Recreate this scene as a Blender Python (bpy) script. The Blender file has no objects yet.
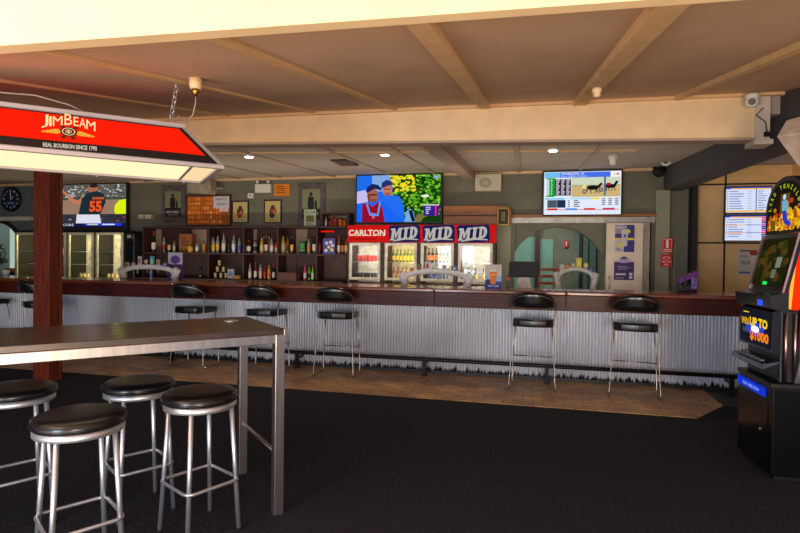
import bpy, bmesh, math, random
from mathutils import Vector, Matrix
random.seed(7)
SC = bpy.context.scene
COL = SC.collection

# ------------------------------------------------------------------ camera
W, H, FPX = 800, 533, 533.0
YAW, PITCH, ROLL, EYE = math.radians(13.2), math.radians(-0.79), math.radians(0.7), 1.45
_f = Vector((-math.sin(YAW)*math.cos(PITCH), math.cos(YAW)*math.cos(PITCH), math.sin(PITCH)))
_r0 = Vector((math.cos(YAW), math.sin(YAW), 0)); _u0 = _r0.cross(_f)
_r = _r0*math.cos(ROLL) + _u0*math.sin(ROLL); _u = -_r0*math.sin(ROLL) + _u0*math.cos(ROLL)
EYEP = Vector((0, 0, EYE))
cam_data = bpy.data.cameras.new('camera'); cam = bpy.data.objects.new('camera', cam_data); COL.objects.link(cam)
cam_data.sensor_width = 36; cam_data.lens = FPX/W*36; cam_data.clip_end = 200
cam.matrix_world = Matrix(((_r.x, _u.x, -_f.x, 0), (_r.y, _u.y, -_f.y, 0), (_r.z, _u.z, -_f.z, EYE), (0, 0, 0, 1)))
SC.camera = cam

def ray(x, y): return _f*FPX + _r*(x-W/2) + _u*(H/2-y)
def atY(x, y, Y): d = ray(x, y); return EYEP + d*(Y/d.y)
def atZ(x, y, Z): d = ray(x, y); return EYEP + d*((Z-EYE)/d.z)
def rect(x0, y0, x1, y1, Y):
    xc, yc = (x0+x1)/2, (y0+y1)/2
    return atY(x0, yc, Y).x, atY(x1, yc, Y).x, atY(xc, y1, Y).z, atY(xc, y0, Y).z

# ------------------------------------------------------------------ world, lights, exposure
world = bpy.data.worlds.new('world'); SC.world = world; world.use_nodes = True
bg = world.node_tree.nodes['Background']; bg.inputs[0].default_value = (0.62, 0.75, 1.0, 1); bg.inputs[1].default_value = 0.8
SC.view_settings.view_transform = 'Standard'; SC.view_settings.look = 'None'
SC.view_settings.exposure = 0.0; SC.view_settings.gamma = 1; SC.view_settings.use_curve_mapping = False

def area(name, loc, target, sx, sy, power, col, spread=180):
    l = bpy.data.lights.new(name, 'AREA'); l.shape = 'RECTANGLE'; l.size = sx; l.size_y = sy; l.energy = power; l.color = col
    l.spread = math.radians(spread)
    o = bpy.data.objects.new(name, l); COL.objects.link(o); o.location = loc
    o.rotation_euler = (Vector(target)-Vector(loc)).to_track_quat('-Z', 'Y').to_euler(); return o
# sunlit paving outside the open front bounces warm light up onto ceilings and beams
area('paving_bounce_light', (-1.6, -1.9, 0.03), (-1.6, -1.9, 5), 9.0, 2.2, 600, (1.0, 0.70, 0.43))
# two open doorways behind the viewer
area('left_doorway_daylight', (-2.6, -3.1, 1.1), (-2.2, 6.5, 0.9), 1.4, 2.0, 215, (0.70, 0.82, 1.0))
area('right_doorway_daylight', (1.5, -3.1, 1.1), (0.6, 6.5, 0.9), 1.4, 2.0, 190, (1.0, 0.80, 0.64))
# warm lamp hung over the front of the room
area('front_warm_lamp', (-2.6, 0.2, 2.6), (-1.9, 2.6, 1.6), 1.4, 0.4, 22, (1.0, 0.68, 0.38))
# unseen upward fill added behind the bar to brighten the rear ceiling
area('added_rear_fill', (-3.0, 7.35, 0.95), (-3.0, 8.3, 3.0), 9.0, 0.15, 55, (1.0, 0.86, 0.66))

def spot(name, loc, target, power, col, ang=80, blend=.6, r=.05):
    l = bpy.data.lights.new(name, 'SPOT'); l.energy = power; l.color = col; l.spot_size = math.radians(ang); l.spot_blend = blend; l.shadow_soft_size = r
    o = bpy.data.objects.new(name, l); COL.objects.link(o); o.location = loc
    o.rotation_euler = (Vector(target)-Vector(loc)).to_track_quat('-Z', 'Y').to_euler(); return o

# ------------------------------------------------------------------ materials
def lin(c): c = c/255.0; return c/12.92 if c <= .04045 else ((c+.055)/1.055)**2.4
def L3(rgb): return tuple(lin(v) for v in rgb)
MATS = {}
def M(name, rgb, rough=.55, metal=0.0, var=.18, scale=9.0, stretch=(1, 1, 1), coat=0.0, bump=0.0, spec=.5, detail=4):
    if name in MATS: return MATS[name]
    m = bpy.data.materials.new(name); MATS[name] = m; m.use_nodes = True
    nt = m.node_tree; b = nt.nodes['Principled BSDF']
    c = L3(rgb)
    tc = nt.nodes.new('ShaderNodeTexCoord'); mp = nt.nodes.new('ShaderNodeMapping'); mp.inputs['Scale'].default_value = stretch
    nz = nt.nodes.new('ShaderNodeTexNoise'); nz.inputs['Scale'].default_value = scale; nz.inputs['Detail'].default_value = detail
    mx = nt.nodes.new('ShaderNodeMix'); mx.data_type = 'RGBA'
    mx.inputs[6].default_value = (*[v*(1-var) for v in c], 1); mx.inputs[7].default_value = (*[min(1, v*(1+var)) for v in c], 1)
    rp = nt.nodes.new('ShaderNodeMapRange'); rp.inputs[1].default_value = .35; rp.inputs[2].default_value = .65
    nt.links.new(tc.outputs['Object'], mp.inputs[0]); nt.links.new(mp.outputs[0], nz.inputs['Vector'])
    nt.links.new(nz.outputs[0], rp.inputs[0]); nt.links.new(rp.outputs[0], mx.inputs[0]); nt.links.new(mx.outputs[2], b.inputs['Base Color'])
    b.inputs['Roughness'].default_value = rough; b.inputs['Metallic'].default_value = metal
    b.inputs['Specular IOR Level'].default_value = spec
    b.inputs['Coat Weight'].default_value = coat; b.inputs['Coat Roughness'].default_value = .15
    if bump:
        bp = nt.nodes.new('ShaderNodeBump'); bp.inputs['Strength'].default_value = bump; bp.inputs['Distance'].default_value = .01
        nt.links.new(nz.outputs[0], bp.inputs['Height']); nt.links.new(bp.outputs[0], b.inputs['Normal'])
    return m
def E(rgb, s=1.0):
    """something that gives off light"""
    n = 'glow_%d_%d_%d_%s' % (*rgb, s)
    if n in MATS: return MATS[n]
    m = bpy.data.materials.new(n); MATS[n] = m; m.use_nodes = True; nt = m.node_tree; nt.nodes.clear()
    e = nt.nodes.new('ShaderNodeEmission'); e.inputs[0].default_value = (*L3(rgb), 1); e.inputs[1].default_value = s
    o = nt.nodes.new('ShaderNodeOutputMaterial'); nt.links.new(e.outputs[0], o.inputs[0]); return m
def flat(rgb, rough=.6): return M('paint_%d_%d_%d' % tuple(rgb), rgb, rough, var=.05, scale=30)
def pane(name, tint=(1, 1, 1), refl=.05):
    if name in MATS: return MATS[name]
    m = bpy.data.materials.new(name); MATS[name] = m; m.use_nodes = True; nt = m.node_tree; nt.nodes.clear()
    t = nt.nodes.new('ShaderNodeBsdfTransparent'); t.inputs[0].default_value = (*tint, 1)
    g = nt.nodes.new('ShaderNodeBsdfGlossy'); g.inputs['Roughness'].default_value = .03
    fr = nt.nodes.new('ShaderNodeFresnel'); fr.inputs[0].default_value = 1.45
    x = nt.nodes.new('ShaderNodeMixShader'); o = nt.nodes.new('ShaderNodeOutputMaterial')
    nt.links.new(fr.outputs[0], x.inputs[0]); nt.links.new(t.outputs[0], x.inputs[1]); nt.links.new(g.outputs[0], x.inputs[2]); nt.links.new(x.outputs[0], o.inputs[0])
    return m
def brick_mat(name, c1, c2, mortar, bw, rh, off=.5, ms=.006, rough=.5, cracks=None):
    m = bpy.data.materials.new(name); MATS[name] = m; m.use_nodes = True; nt = m.node_tree; b = nt.nodes['Principled BSDF']
    tc = nt.nodes.new('ShaderNodeTexCoord'); br = nt.nodes.new('ShaderNodeTexBrick')
    br.inputs['Scale'].default_value = 1; br.inputs['Brick Width'].default_value = bw; br.inputs['Row Height'].default_value = rh
    br.inputs['Mortar Size'].default_value = ms; br.offset = off
    br.inputs['Color1'].default_value = (*L3(c1), 1); br.inputs['Color2'].default_value = (*L3(c2), 1); br.inputs['Mortar'].default_value = (*L3(mortar), 1)
    nz = nt.nodes.new('ShaderNodeTexNoise'); nz.inputs['Scale'].default_value = 3
    mr = nt.nodes.new('ShaderNodeMapRange'); mr.inputs[1].default_value = .3; mr.inputs[2].default_value = .7; mr.inputs[3].default_value = .6; mr.inputs[4].default_value = 1.1
    mul = nt.nodes.new('ShaderNodeVectorMath'); mul.operation = 'SCALE'
    nt.links.new(tc.outputs['Object'], br.inputs['Vector']); nt.links.new(tc.outputs['Object'], nz.inputs['Vector'])
    nt.links.new(nz.outputs[0], mr.inputs[0]); nt.links.new(br.outputs[0], mul.inputs[0]); nt.links.new(mr.outputs[0], mul.inputs['Scale'])
    nt.links.new(mul.outputs[0], b.inputs['Base Color']); b.inputs['Roughness'].default_value = rough
    return m

carpet = M('carpet', (42, 42, 48), .95, var=.35, scale=60, bump=.6, spec=.15, detail=8)
tiles = brick_mat('floor_tiles', (214, 160, 92), (180, 128, 68), (110, 78, 46), .2, .1, .5, .005, .42)
wallp = M('olive_wall_paint', (112, 110, 92), .8, var=.1, scale=3)
wall_grey = M('grey_wall_paint', (98, 104, 104), .8, var=.08, scale=3)
goldp = M('gold_wall_panel', (236, 194, 134), .7, var=.08, scale=5)
ceilp = M('ceiling_sheet', (204, 172, 146), .85, var=.07, scale=2)
ceil2 = M('rear_ceiling_sheet', (176, 162, 150), .85, var=.07, scale=2)
cream = M('cream_paint', (232, 204, 160), .6, var=.05, scale=6)
batten_p = M('cream_batten', (222, 184, 136), .6, var=.06, scale=6)
rafter_p = M('taupe_rafter', (172, 150, 134), .7, var=.05, scale=6)
beamgrey = M('dark_grey_beam_paint', (74, 72, 74), .7, var=.08, scale=4)
postwood = M('red_brown_post_timber', (104, 38, 14), .55, var=.35, scale=6, stretch=(6, 6, .6), spec=.3)
barwood = M('varnished_bar_timber', (72, 20, 6), .45, var=.4, scale=5, stretch=(.5, 6, 6), coat=.06, spec=.25)
bartop_m = M('bar_top_timber', (118, 56, 24), .24, var=.35, scale=5, stretch=(.4, 6, 6), coat=.4)
darkwood = M('dark_shelf_timber', (58, 30, 24), .55, var=.25, scale=6, stretch=(.5, 4, 4))
midwood = M('brown_shelf_back', (84, 56, 46), .6, var=.15, scale=6)
tablewood = M('weathered_table_timber', (52, 38, 30), .3, var=.55, scale=7, stretch=(.6, 7, 3), coat=.45, bump=.25)
steel = M('brushed_steel', (176, 170, 168), .33, .95, var=.12, scale=30, stretch=(1, 1, .1))
chrome = M('polished_chrome', (214, 216, 222), .36, .85, var=.04)
wire_m = M('satin_chrome_wire', (178, 164, 150), .28, 1.0, var=.05)
vinyl = M('black_vinyl', (16, 16, 18), .3, var=.2, scale=12, coat=.15)
piping = M('grey_piping', (120, 116, 110), .5)
black = M('black_plastic', (16, 16, 18), .4, var=.15)
blackg = M('gloss_black_laminate', (12, 12, 14), .2, var=.1)
white = M('white_plastic', (222, 218, 206), .5, var=.04)
offwhite = M('offwhite_paint', (200, 190, 172), .6, var=.05)
frost = M('frosted_white_pipe', (214, 212, 210), .5, var=.12, scale=25, bump=.2)
lightwood = M('golden_timber', (150, 88, 22), .45, var=.25, scale=6, stretch=(.4, 5, 5))
paleboard = M('pale_board', (150, 122, 100), .6, var=.1, scale=5)
rubber = M('black_rubber', (14, 14, 14), .8)
brass = M('brass', (170, 130, 60), .35, 1.0)

def corrugated_mat():
    m = bpy.data.materials.new('galvanised_corrugated_iron'); m.use_nodes = True; nt = m.node_tree; b = nt.nodes['Principled BSDF']
    tc = nt.nodes.new('ShaderNodeTexCoord'); mp = nt.nodes.new('ShaderNodeMapping'); mp.inputs['Scale'].default_value = (.8, 1, .5)
    nz = nt.nodes.new('ShaderNodeTexNoise'); nz.inputs['Scale'].default_value = 1.5; nz.inputs['Detail'].default_value = 6
    cr = nt.nodes.new('ShaderNodeValToRGB'); e = cr.color_ramp.elements
    e[0].position = .3; e[0].color = (*L3((186, 188, 192)), 1); e[1].position = .7; e[1].color = (*L3((224, 226, 230)), 1)
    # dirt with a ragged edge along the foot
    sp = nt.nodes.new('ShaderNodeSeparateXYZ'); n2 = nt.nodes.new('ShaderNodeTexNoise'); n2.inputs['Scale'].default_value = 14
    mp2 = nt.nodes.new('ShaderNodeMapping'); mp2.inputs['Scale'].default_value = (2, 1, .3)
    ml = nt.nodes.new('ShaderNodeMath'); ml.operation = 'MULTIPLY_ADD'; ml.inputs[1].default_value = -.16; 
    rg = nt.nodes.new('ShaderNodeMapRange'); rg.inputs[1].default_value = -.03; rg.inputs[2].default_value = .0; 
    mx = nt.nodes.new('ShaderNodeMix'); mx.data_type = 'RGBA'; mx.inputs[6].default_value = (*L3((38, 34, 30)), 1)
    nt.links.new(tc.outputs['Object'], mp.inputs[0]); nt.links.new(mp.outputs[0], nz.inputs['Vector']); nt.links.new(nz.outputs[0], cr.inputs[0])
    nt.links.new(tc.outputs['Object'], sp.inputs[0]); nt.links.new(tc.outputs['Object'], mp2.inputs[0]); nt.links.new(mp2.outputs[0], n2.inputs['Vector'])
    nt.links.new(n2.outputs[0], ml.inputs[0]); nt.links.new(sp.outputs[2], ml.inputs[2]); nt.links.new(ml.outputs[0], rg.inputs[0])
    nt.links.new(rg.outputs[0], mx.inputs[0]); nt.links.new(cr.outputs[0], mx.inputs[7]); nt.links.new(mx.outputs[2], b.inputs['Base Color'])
    b.inputs['Roughness'].default_value = .33; b.inputs['Metallic'].default_value = .5
    return m

# ------------------------------------------------------------------ mesh building
class B:
    """collects shapes into one mesh; mats gives one slot per material"""
    def __init__(s): s.v = []; s.f = []; s.mi = []; s.mats = []; s.sm = []
    def slot(s, m):
        if m not in s.mats: s.mats.append(m)
        return s.mats.index(m)
    def add(s, vs, fs, m, smooth=False):
        k = len(s.v); s.v += [tuple(v) for v in vs]; i = s.slot(m)
        for f in fs: s.f.append([k+a for a in f]); s.mi.append(i); s.sm.append(smooth)
        return s
    def box(s, x0, x1, y0, y1, z0, z1, m, bev=0.0):
        x0, x1 = sorted((x0, x1)); y0, y1 = sorted((y0, y1)); z0, z1 = sorted((z0, z1))
        if bev <= 0 or bev*2.2 > min(x1-x0, y1-y0, z1-z0):
            vs = [(x, y, z) for z in (z0, z1) for y in (y0, y1) for x in (x0, x1)]
            return s.add(vs, [(0, 2, 3, 1), (4, 5, 7, 6), (0, 1, 5, 4), (2, 6, 7, 3), (0, 4, 6, 2), (1, 3, 7, 5)], m)
        bm = bmesh.new(); bmesh.ops.create_cube(bm, size=1)
        for v in bm.verts: v.co = Vector(((x0+x1)/2+v.co.x*(x1-x0), (y0+y1)/2+v.co.y*(y1-y0), (z0+z1)/2+v.co.z*(z1-z0)))
        bmesh.ops.bevel(bm, geom=bm.edges[:], offset=bev, segments=2, affect='EDGES', profile=.5)
        return s.bm(bm, m)
    def bm(s, bm, m, smooth=False, mat=None):
        bm.verts.index_update()
        s.add([(mat @ v.co if mat else v.co) for v in bm.verts], [[v.index for v in f.verts] for f in bm.faces], m, smooth); bm.free(); return s
    def tube(s, pts, r, m, seg=8, closed=False, caps=True):
        pts = [Vector(p) for p in pts]; n = len(pts); rings = []; up = None
        for i, p in enumerate(pts):
            if closed: t = (pts[(i+1) % n]-pts[i-1])
            else: t = pts[min(i+1, n-1)]-pts[max(i-1, 0)]
            t.normalize()
            if up is None: up = Vector((0, 0, 1)) if abs(t.z) < .9 else Vector((1, 0, 0))
            a = t.cross(up); 
            if a.length < 1e-4: a = t.cross(Vector((1, 0, .1)))
            a.normalize(); b2 = a.cross(t).normalized(); up = b2
            rr = r[i] if isinstance(r, (list, tuple)) else r
            rings.append([p + (a*math.cos(2*math.pi*k/seg)+b2*math.sin(2*math.pi*k/seg))*rr for k in range(seg)])
        vs = [v for rg in rings for v in rg]; fs = []
        for i in range(n if closed else n-1):
            j = (i+1) % n
            for k in range(seg): fs.append((i*seg+k, i*seg+(k+1) % seg, j*seg+(k+1) % seg, j*seg+k))
        if caps and not closed: fs += [tuple(range(seg))[::-1], tuple((n-1)*seg+k for k in range(seg))]
        return s.add(vs, fs, m, True)
    def lathe(s, prof, m, seg=24, c=(0, 0, 0), axis='z', ms=None):
        n = len(prof); vs = []
        for (r, z) in prof:
            for k in range(seg):
                a = 2*math.pi*k/seg; x, y = r*math.cos(a), r*math.sin(a)
                vs.append({'z': (c[0]+x, c[1]+y, c[2]+z), 'y': (c[0]+x, c[1]-z, c[2]+y), 'x': (c[0]-z, c[1]+x, c[2]+y)}[axis])
        for i in range(n-1):
            mm = ms[i] if ms else m
            k0 = len(s.v) if i == 0 else k0
            if i == 0: s.v += vs
            sl = s.slot(mm)
            for k in range(seg): s.f.append([k0+i*seg+k, k0+i*seg+(k+1) % seg, k0+(i+1)*seg+(k+1) % seg, k0+(i+1)*seg+k]); s.mi.append(sl); s.sm.append(True)
        s.f.append([k0+k for k in range(seg)][::-1]); s.mi.append(s.slot(ms[0] if ms else m)); s.sm.append(False)
        s.f.append([k0+(n-1)*seg+k for k in range(seg)]); s.mi.append(s.slot(ms[-1] if ms else m)); s.sm.append(False)
        return s
    def prism(s, poly, d0, d1, m, axis='y'):
        """poly in the two other axes, extruded from d0 to d1"""
        def P(a, b, d): return {'y': (a, d, b), 'x': (d, a, b), 'z': (a, b, d)}[axis]
        n = len(poly); vs = [P(a, b, d0) for a, b in poly]+[P(a, b, d1) for a, b in poly]
        fs = [tuple(range(n)), tuple(range(2*n-1, n-1, -1))]+[(i, i+n, (i+1) % n+n, (i+1) % n) for i in range(n)]
        return s.add(vs, fs, m)
    def hexa(s, bot, top, m):
        return s.add(list(bot)+list(top), [(3, 2, 1, 0), (4, 5, 6, 7), (0, 1, 5, 4), (1, 2, 6, 5), (2, 3, 7, 6), (3, 0, 4, 7)], m)

ROOT = {}
def finish(b, name, parent=None, world=True, fix=True):
    me = bpy.data.meshes.new(name); vs = b.v
    if parent is not None and world:
        inv = ROOT[parent.name].inverted(); vs = [inv @ Vector(v) for v in vs]
    me.from_pydata([tuple(v) for v in vs], [], b.f)
    for m in b.mats: me.materials.append(m)
    me.polygons.foreach_set('material_index', b.mi); me.polygons.foreach_set('use_smooth', b.sm)
    if fix:
        bm = bmesh.new(); bm.from_mesh(me); bmesh.ops.recalc_face_normals(bm, faces=bm.faces); bm.to_mesh(me); bm.free()
    me.update()
    o = bpy.data.objects.new(name, me); COL.objects.link(o)
    if parent is not None:
        o.parent = parent; ROOT[o.name] = ROOT[parent.name]
        # sub-parts hang from a mesh whose own transform is identity
    else: ROOT[o.name] = Matrix.Identity(4)
    return o
def tag(o, label=None, cat=None, group=None, kind=None):
    if label: o['label'] = label
    if cat: o['category'] = cat
    if group: o['group'] = group
    if kind: o['kind'] = kind
    return o
def thing(name, label, cat, loc=(0, 0, 0), rz=0.0, group=None):
    o = bpy.data.objects.new(name, None); o.empty_display_size = .1; COL.objects.link(o)
    o.location = loc; o.rotation_euler = (0, 0, rz)
    ROOT[o.name] = Matrix.Translation(loc) @ Matrix.Rotation(rz, 4, 'Z')
    return tag(o, label, cat, group)
def solo(b, name, label, cat, group=None, fix=True):
    """a thing that is one mesh: origin at its base centre"""
    xs = [v[0] for v in b.v]; ys = [v[1] for v in b.v]; zs = [v[2] for v in b.v]
    c = Vector(((min(xs)+max(xs))/2, (min(ys)+max(ys))/2, min(zs)))
    b.v = [tuple(Vector(v)-c) for v in b.v]
    o = finish(b, name, fix=fix); o.location = c; return tag(o, label, cat, group)
def struct(b, name, fix=True): return tag(finish(b, name, fix=fix), kind='structure')
def dup(o, loc=None, rz=None, label=None, parent=None, group=None):
    c = o.copy(); COL.objects.link(c)
    if parent is not None: c.parent = parent
    if loc is not None: c.location = loc
    if rz is not None: c.rotation_euler = (0, 0, rz)
    if label: c['label'] = label
    if group: c['group'] = group
    for ch in list(o.children): dup(ch, parent=c)
    return c

_tc = {}
def text_mesh(txt, bold=.0):
    key = (txt, bold)
    if key in _tc: return _tc[key]
    cu = bpy.data.curves.new('t', 'FONT'); cu.body = txt; cu.offset = bold; cu.resolution_u = 2
    o = bpy.data.objects.new('t', cu); me = bpy.data.meshes.new_from_object(o)
    vs = [(v.co.x, v.co.y) for v in me.vertices]; fs = [tuple(p.vertices) for p in me.polygons]
    bpy.data.objects.remove(o); bpy.data.curves.remove(cu); bpy.data.meshes.remove(me)
    xs = [v[0] for v in vs] or [0, 1]; ys = [v[1] for v in vs] or [0, 1]
    x0, x1, y0, y1 = min(xs), max(xs), min(ys), max(ys)
    r = ([((x-x0)/max(1e-6, x1-x0), (y1-y)/max(1e-6, y1-y0)) for x, y in vs], fs, (x1-x0)/max(1e-6, y1-y0)); _tc[key] = r; return r

class Pic(B):
    """flat artwork on a real flat face: u right, v down in artwork units, each layer a hair proud of the last"""
    def __init__(s, o, du, dv, n, w, h, lift=.0012):
        super().__init__(); s.o, s.du, s.dv, s.n = Vector(o), Vector(du)/w, Vector(dv)/h, Vector(n).normalized(); s.k = 1; s.lift = lift
    def P(s, u, v, k=None): return s.o+s.du*u+s.dv*v+s.n*(s.lift*(s.k if k is None else k))
    def poly(s, pts, m, k=None):
        s.add([s.P(u, v, k) for u, v in pts], [tuple(range(len(pts)))], m); return s
    def r(s, x0, y0, x1, y1, m, k=None): return s.poly([(x0, y0), (x0, y1), (x1, y1), (x1, y0)], m, k)
    def ell(s, cx, cy, rx, ry, m, k=None, seg=16, a0=0, a1=360):
        return s.poly([(cx+rx*math.cos(math.radians(a0+(a1-a0)*i/seg)), cy-ry*math.sin(math.radians(a0+(a1-a0)*i/seg))) for i in range(seg if a1-a0 == 360 else seg+1)], m, k)
    def text(s, txt, x0, y0, x1, y1, m, k=None, bold=.0, shear=0.0, warp=None):
        vs, fs, _ = text_mesh(txt, bold)
        out = []
        for a, b in vs:
            u = x0+a*(x1-x0); v = y0+b*(y1-y0); v -= shear*(u-x0)
            if warp: u, v = warp(u, v)
            out.append(s.P(u, v, k))
        s.add(out, fs, m); return s
    def lines(s, x0, y0, x1, y1, n, m, k=None, seedv=1, fill=.5):
        rr = random.Random(seedv); st = (y1-y0)/n
        for i in range(n):
            s.r(x0, y0+i*st, x0+(x1-x0)*rr.uniform(.6, 1), y0+i*st+st*fill, m, k)
        return s
def wallpic(x0, y0, x1, y1, Y, w=None, h=None, lift=.0012):
    """artwork facing the room on the plane Y; units are photograph pixels unless w,h are given"""
    X0, X1, Z0, Z1 = rect(x0, y0, x1, y1, Y)
    p = Pic((X0, Y, Z1), (X1-X0, 0, 0), (0, 0, Z0-Z1), (0, -1, 0), w or (x1-x0), h or (y1-y0), lift)
    return p

# ================================================================== STRUCTURE
YW = 9.2          # back wall
XL, XR = -11.8, 3.9
b = B(); b.box(XL, XR+.2, -3.2, 14, -.1, 0, carpet); struct(b, 'floor')
b = B(); b.prism([(XL, 5.47), (1.58, 5.45), (1.98, 6.0), (2.0, 6.72), (XL, 6.72)], 0, .004, tiles, axis='z'); struct(b, 'trim_1')
darktile = brick_mat('dark_tiles', (64, 52, 44), (52, 42, 36), (30, 26, 22), .2, .1, .5, .005, .5)
b = B(); b.prism([(1.99, 6.0), (XR, 6.0), (XR, 6.72), (2.01, 6.72)], 0, .004, darktile, axis='z'); struct(b, 'trim_2')

def c1(Y): return 2.82+.18*(Y-4.73)       # front bay ceiling
def c2(Y): return 2.95+.058*(Y-YW)        # rear bay ceiling
def b2y(X): return 4.85+.1*X              # front face line of the middle beam
FB = 2.243
fa, fb_ = atZ(0, 54, FB), atZ(560, 13.5, FB); ga, gb = atZ(0, 45.7, FB), atZ(560, 6, FB)
def f1(X): return fa.y+(fb_.y-fa.y)*(X-fa.x)/(fb_.x-fa.x)
def g1(X): return ga.y+(gb.y-ga.y)*(X-ga.x)/(gb.x-ga.x)
XB = 2.12                                  # where the side beam runs
b = B()
b.hexa([(XL, f1(XL)-.03, c1(f1(XL)-.03)), (XB, f1(XB)-.03, c1(f1(XB)-.03)), (XB, b2y(XB)+.1, c1(b2y(XB)+.1)), (XL, b2y(XL)+.1, c1(b2y(XL)+.1))],
       [(XL, f1(XL)-.03, c1(f1(XL)-.03)+.1), (XB, f1(XB)-.03, c1(f1(XB)-.03)+.1), (XB, b2y(XB)+.1, c1(b2y(XB)+.1)+.1), (XL, b2y(XL)+.1, c1(b2y(XL)+.1)+.1)], ceilp)
struct(b, 'ceiling')
b = B()
b.hexa([(XL, b2y(XL)+.05, c2(b2y(XL))), (XR, b2y(XR)+.05, c2(b2y(XR))), (XR, YW, c2(YW)), (XL, YW, c2(YW))],
       [(XL, b2y(XL)+.05, 3.1), (XR, b2y(XR)+.05, 3.1), (XR, YW, 3.1), (XL, YW, 3.1)], ceil2)
struct(b, 'ceiling')
b = B(); b.box(XL, XR, -.6, 2.1, 2.86, 2.95, ceilp); struct(b, 'ceiling')
# battens of the front bay (run with the slope), wide ones drop a little more
def batten(X, w, t, m, name='trim_3', Y0=1.95, Y1=None):
    Y1 = Y1 or b2y(X); Y0 = f1(X)+.003
    b = B(); b.hexa([(X-w/2, Y0, c1(Y0)-t), (X+w/2, Y0, c1(Y0)-t), (X+w/2, Y1, c1(Y1)-t), (X-w/2, Y1, c1(Y1)-t)],
                    [(X-w/2, Y0, c1(Y0)+.01), (X+w/2, Y0, c1(Y0)+.01), (X+w/2, Y1, c1(Y1)+.01), (X-w/2, Y1, c1(Y1)+.01)], m); struct(b, name)
batten(-3.7, .035, .015, batten_p); batten(-2.74, .04, .015, batten_p); batten(-1.93, .045, .015, batten_p)
batten(-1.17, .05, .02, batten_p); batten(-.37, .08, .04, batten_p); batten(.44, .10, .045, batten_p); batten(1.24, .06, .035, batten_p)
for X in (-4.7, -5.7, -6.9): batten(X, .04, .015, batten_p)
# cornice strip against the middle beam
b = B(); n = 2
P0, P1 = (XL, b2y(XL)), (XB-.05, b2y(XB-.05))
b.hexa([(P0[0], P0[1]-.035, c1(P0[1])-.03), (P1[0], P1[1]-.035, c1(P1[1])-.03), (P1[0], P1[1], c1(P1[1])-.03), (P0[0], P0[1], c1(P0[1])-.03)],
       [(P0[0], P0[1]-.035, c1(P0[1])), (P1[0], P1[1]-.035, c1(P1[1])), (P1[0], P1[1], c1(P1[1])+.01), (P0[0], P0[1], c1(P0[1])+.01)], batten_p); struct(b, 'trim_4')
# front beam (nearest): underside 2.33-2.37 m
b = B(); b.hexa([(XL, g1(XL), FB), (XR, g1(XR), FB), (XR, f1(XR), FB), (XL, f1(XL), FB)],
                [(XL, g1(XL), 2.86), (XR, g1(XR), 2.86), (XR, f1(XR), 2.86), (XL, f1(XL), 2.86)], cream); struct(b, 'trim_5')
xq = atY(232, 5, g1(-1)).x
b = B(); b.box(xq-.012, xq+.012, g1(xq)-.012, g1(xq)+.01, FB+.13, 2.86, batten_p); struct(b, 'trim_5')
# middle beam
XE = 1.86
z0, z1, z2 = 2.60, 2.51, 2.47
b = B(); b.hexa([(XL, b2y(XL), 2.60), (XE, b2y(XE), 2.50), (XE, b2y(XE)+.1, 2.50), (XL, b2y(XL)+.1, 2.60)],
                [(XL, b2y(XL), 3.0), (XE, b2y(XE), 3.0), (XE, b2y(XE)+.1, 3.0), (XL, b2y(XL)+.1, 3.0)], cream); struct(b, 'trim_6')
b = B(); b.hexa([(XL, b2y(XL)-.02, 2.58), (XE, b2y(XE)-.02, 2.48), (XE, b2y(XE)+.13, 2.48), (XL, b2y(XL)+.13, 2.58)],
                [(XL, b2y(XL)-.02, 2.60), (XE, b2y(XE)-.02, 2.50), (XE, b2y(XE)+.13, 2.50), (XL, b2y(XL)+.13, 2.60)], rafter_p); struct(b, 'trim_6')
b = B(); b.box(XE-.01, XE+.1, b2y(XE)-.02, b2y(XE)+.14, 2.47, 2.84, offwhite); b.box(XE-.02, XE+.12, b2y(XE)-.04, b2y(XE)+.16, 2.44, 2.48, offwhite); struct(b, 'trim_6')
# side beam to the right, runs away to the back wall
b = B(); b.hexa([(XB-.09, 2.0, 2.36), (XB+.17, 2.0, 2.36), (XB+.27, YW, 2.58), (XB+.0, YW, 2.58)],
                [(XB-.09, 2.0, 3.1), (XB+.17, 2.0, 3.1), (XB+.27, YW, 3.1), (XB+.0, YW, 3.1)], beamgrey); struct(b, 'trim_7')
# rear bay: thick rafter and strips
def strip2(A, Bp, w, t, m, name='trim_8'):
    (x0, y0), (x1, y1) = A, Bp; d = Vector((x1-x0, y1-y0, 0)).normalized(); q = Vector((-d.y, d.x, 0))*w/2
    pts = [(x0-q.x, y0-q.y), (x1-q.x, y1-q.y), (x1+q.x, y1+q.y), (x0+q.x, y0+q.y)]
    b = B(); b.hexa([(x, y, c2(y)-t) for x, y in pts], [(x, y, c2(y)+.01) for x, y in pts], m); struct(b, name)
strip2((-.95, 4.9), (-.95, YW), .19, .13, rafter_p)
for X in (-7.2, -6.3, -5.3, -4.45, -3.4, -2.35, -1.55, -.12, .84): strip2((X, b2y(X)+.14), (X, YW), .06, .02, rafter_p)
strip2((-6.5, 5.5), (-1.06, 6.55), .04, .02, batten_p); strip2((-.84, 6.6), (1.3, 7.0), .04, .02, batten_p)
b = B(); b.box(XL, XB, YW-.04, YW, c2(YW)-.045, c2(YW), batten_p); struct(b, 'trim_9')
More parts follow.
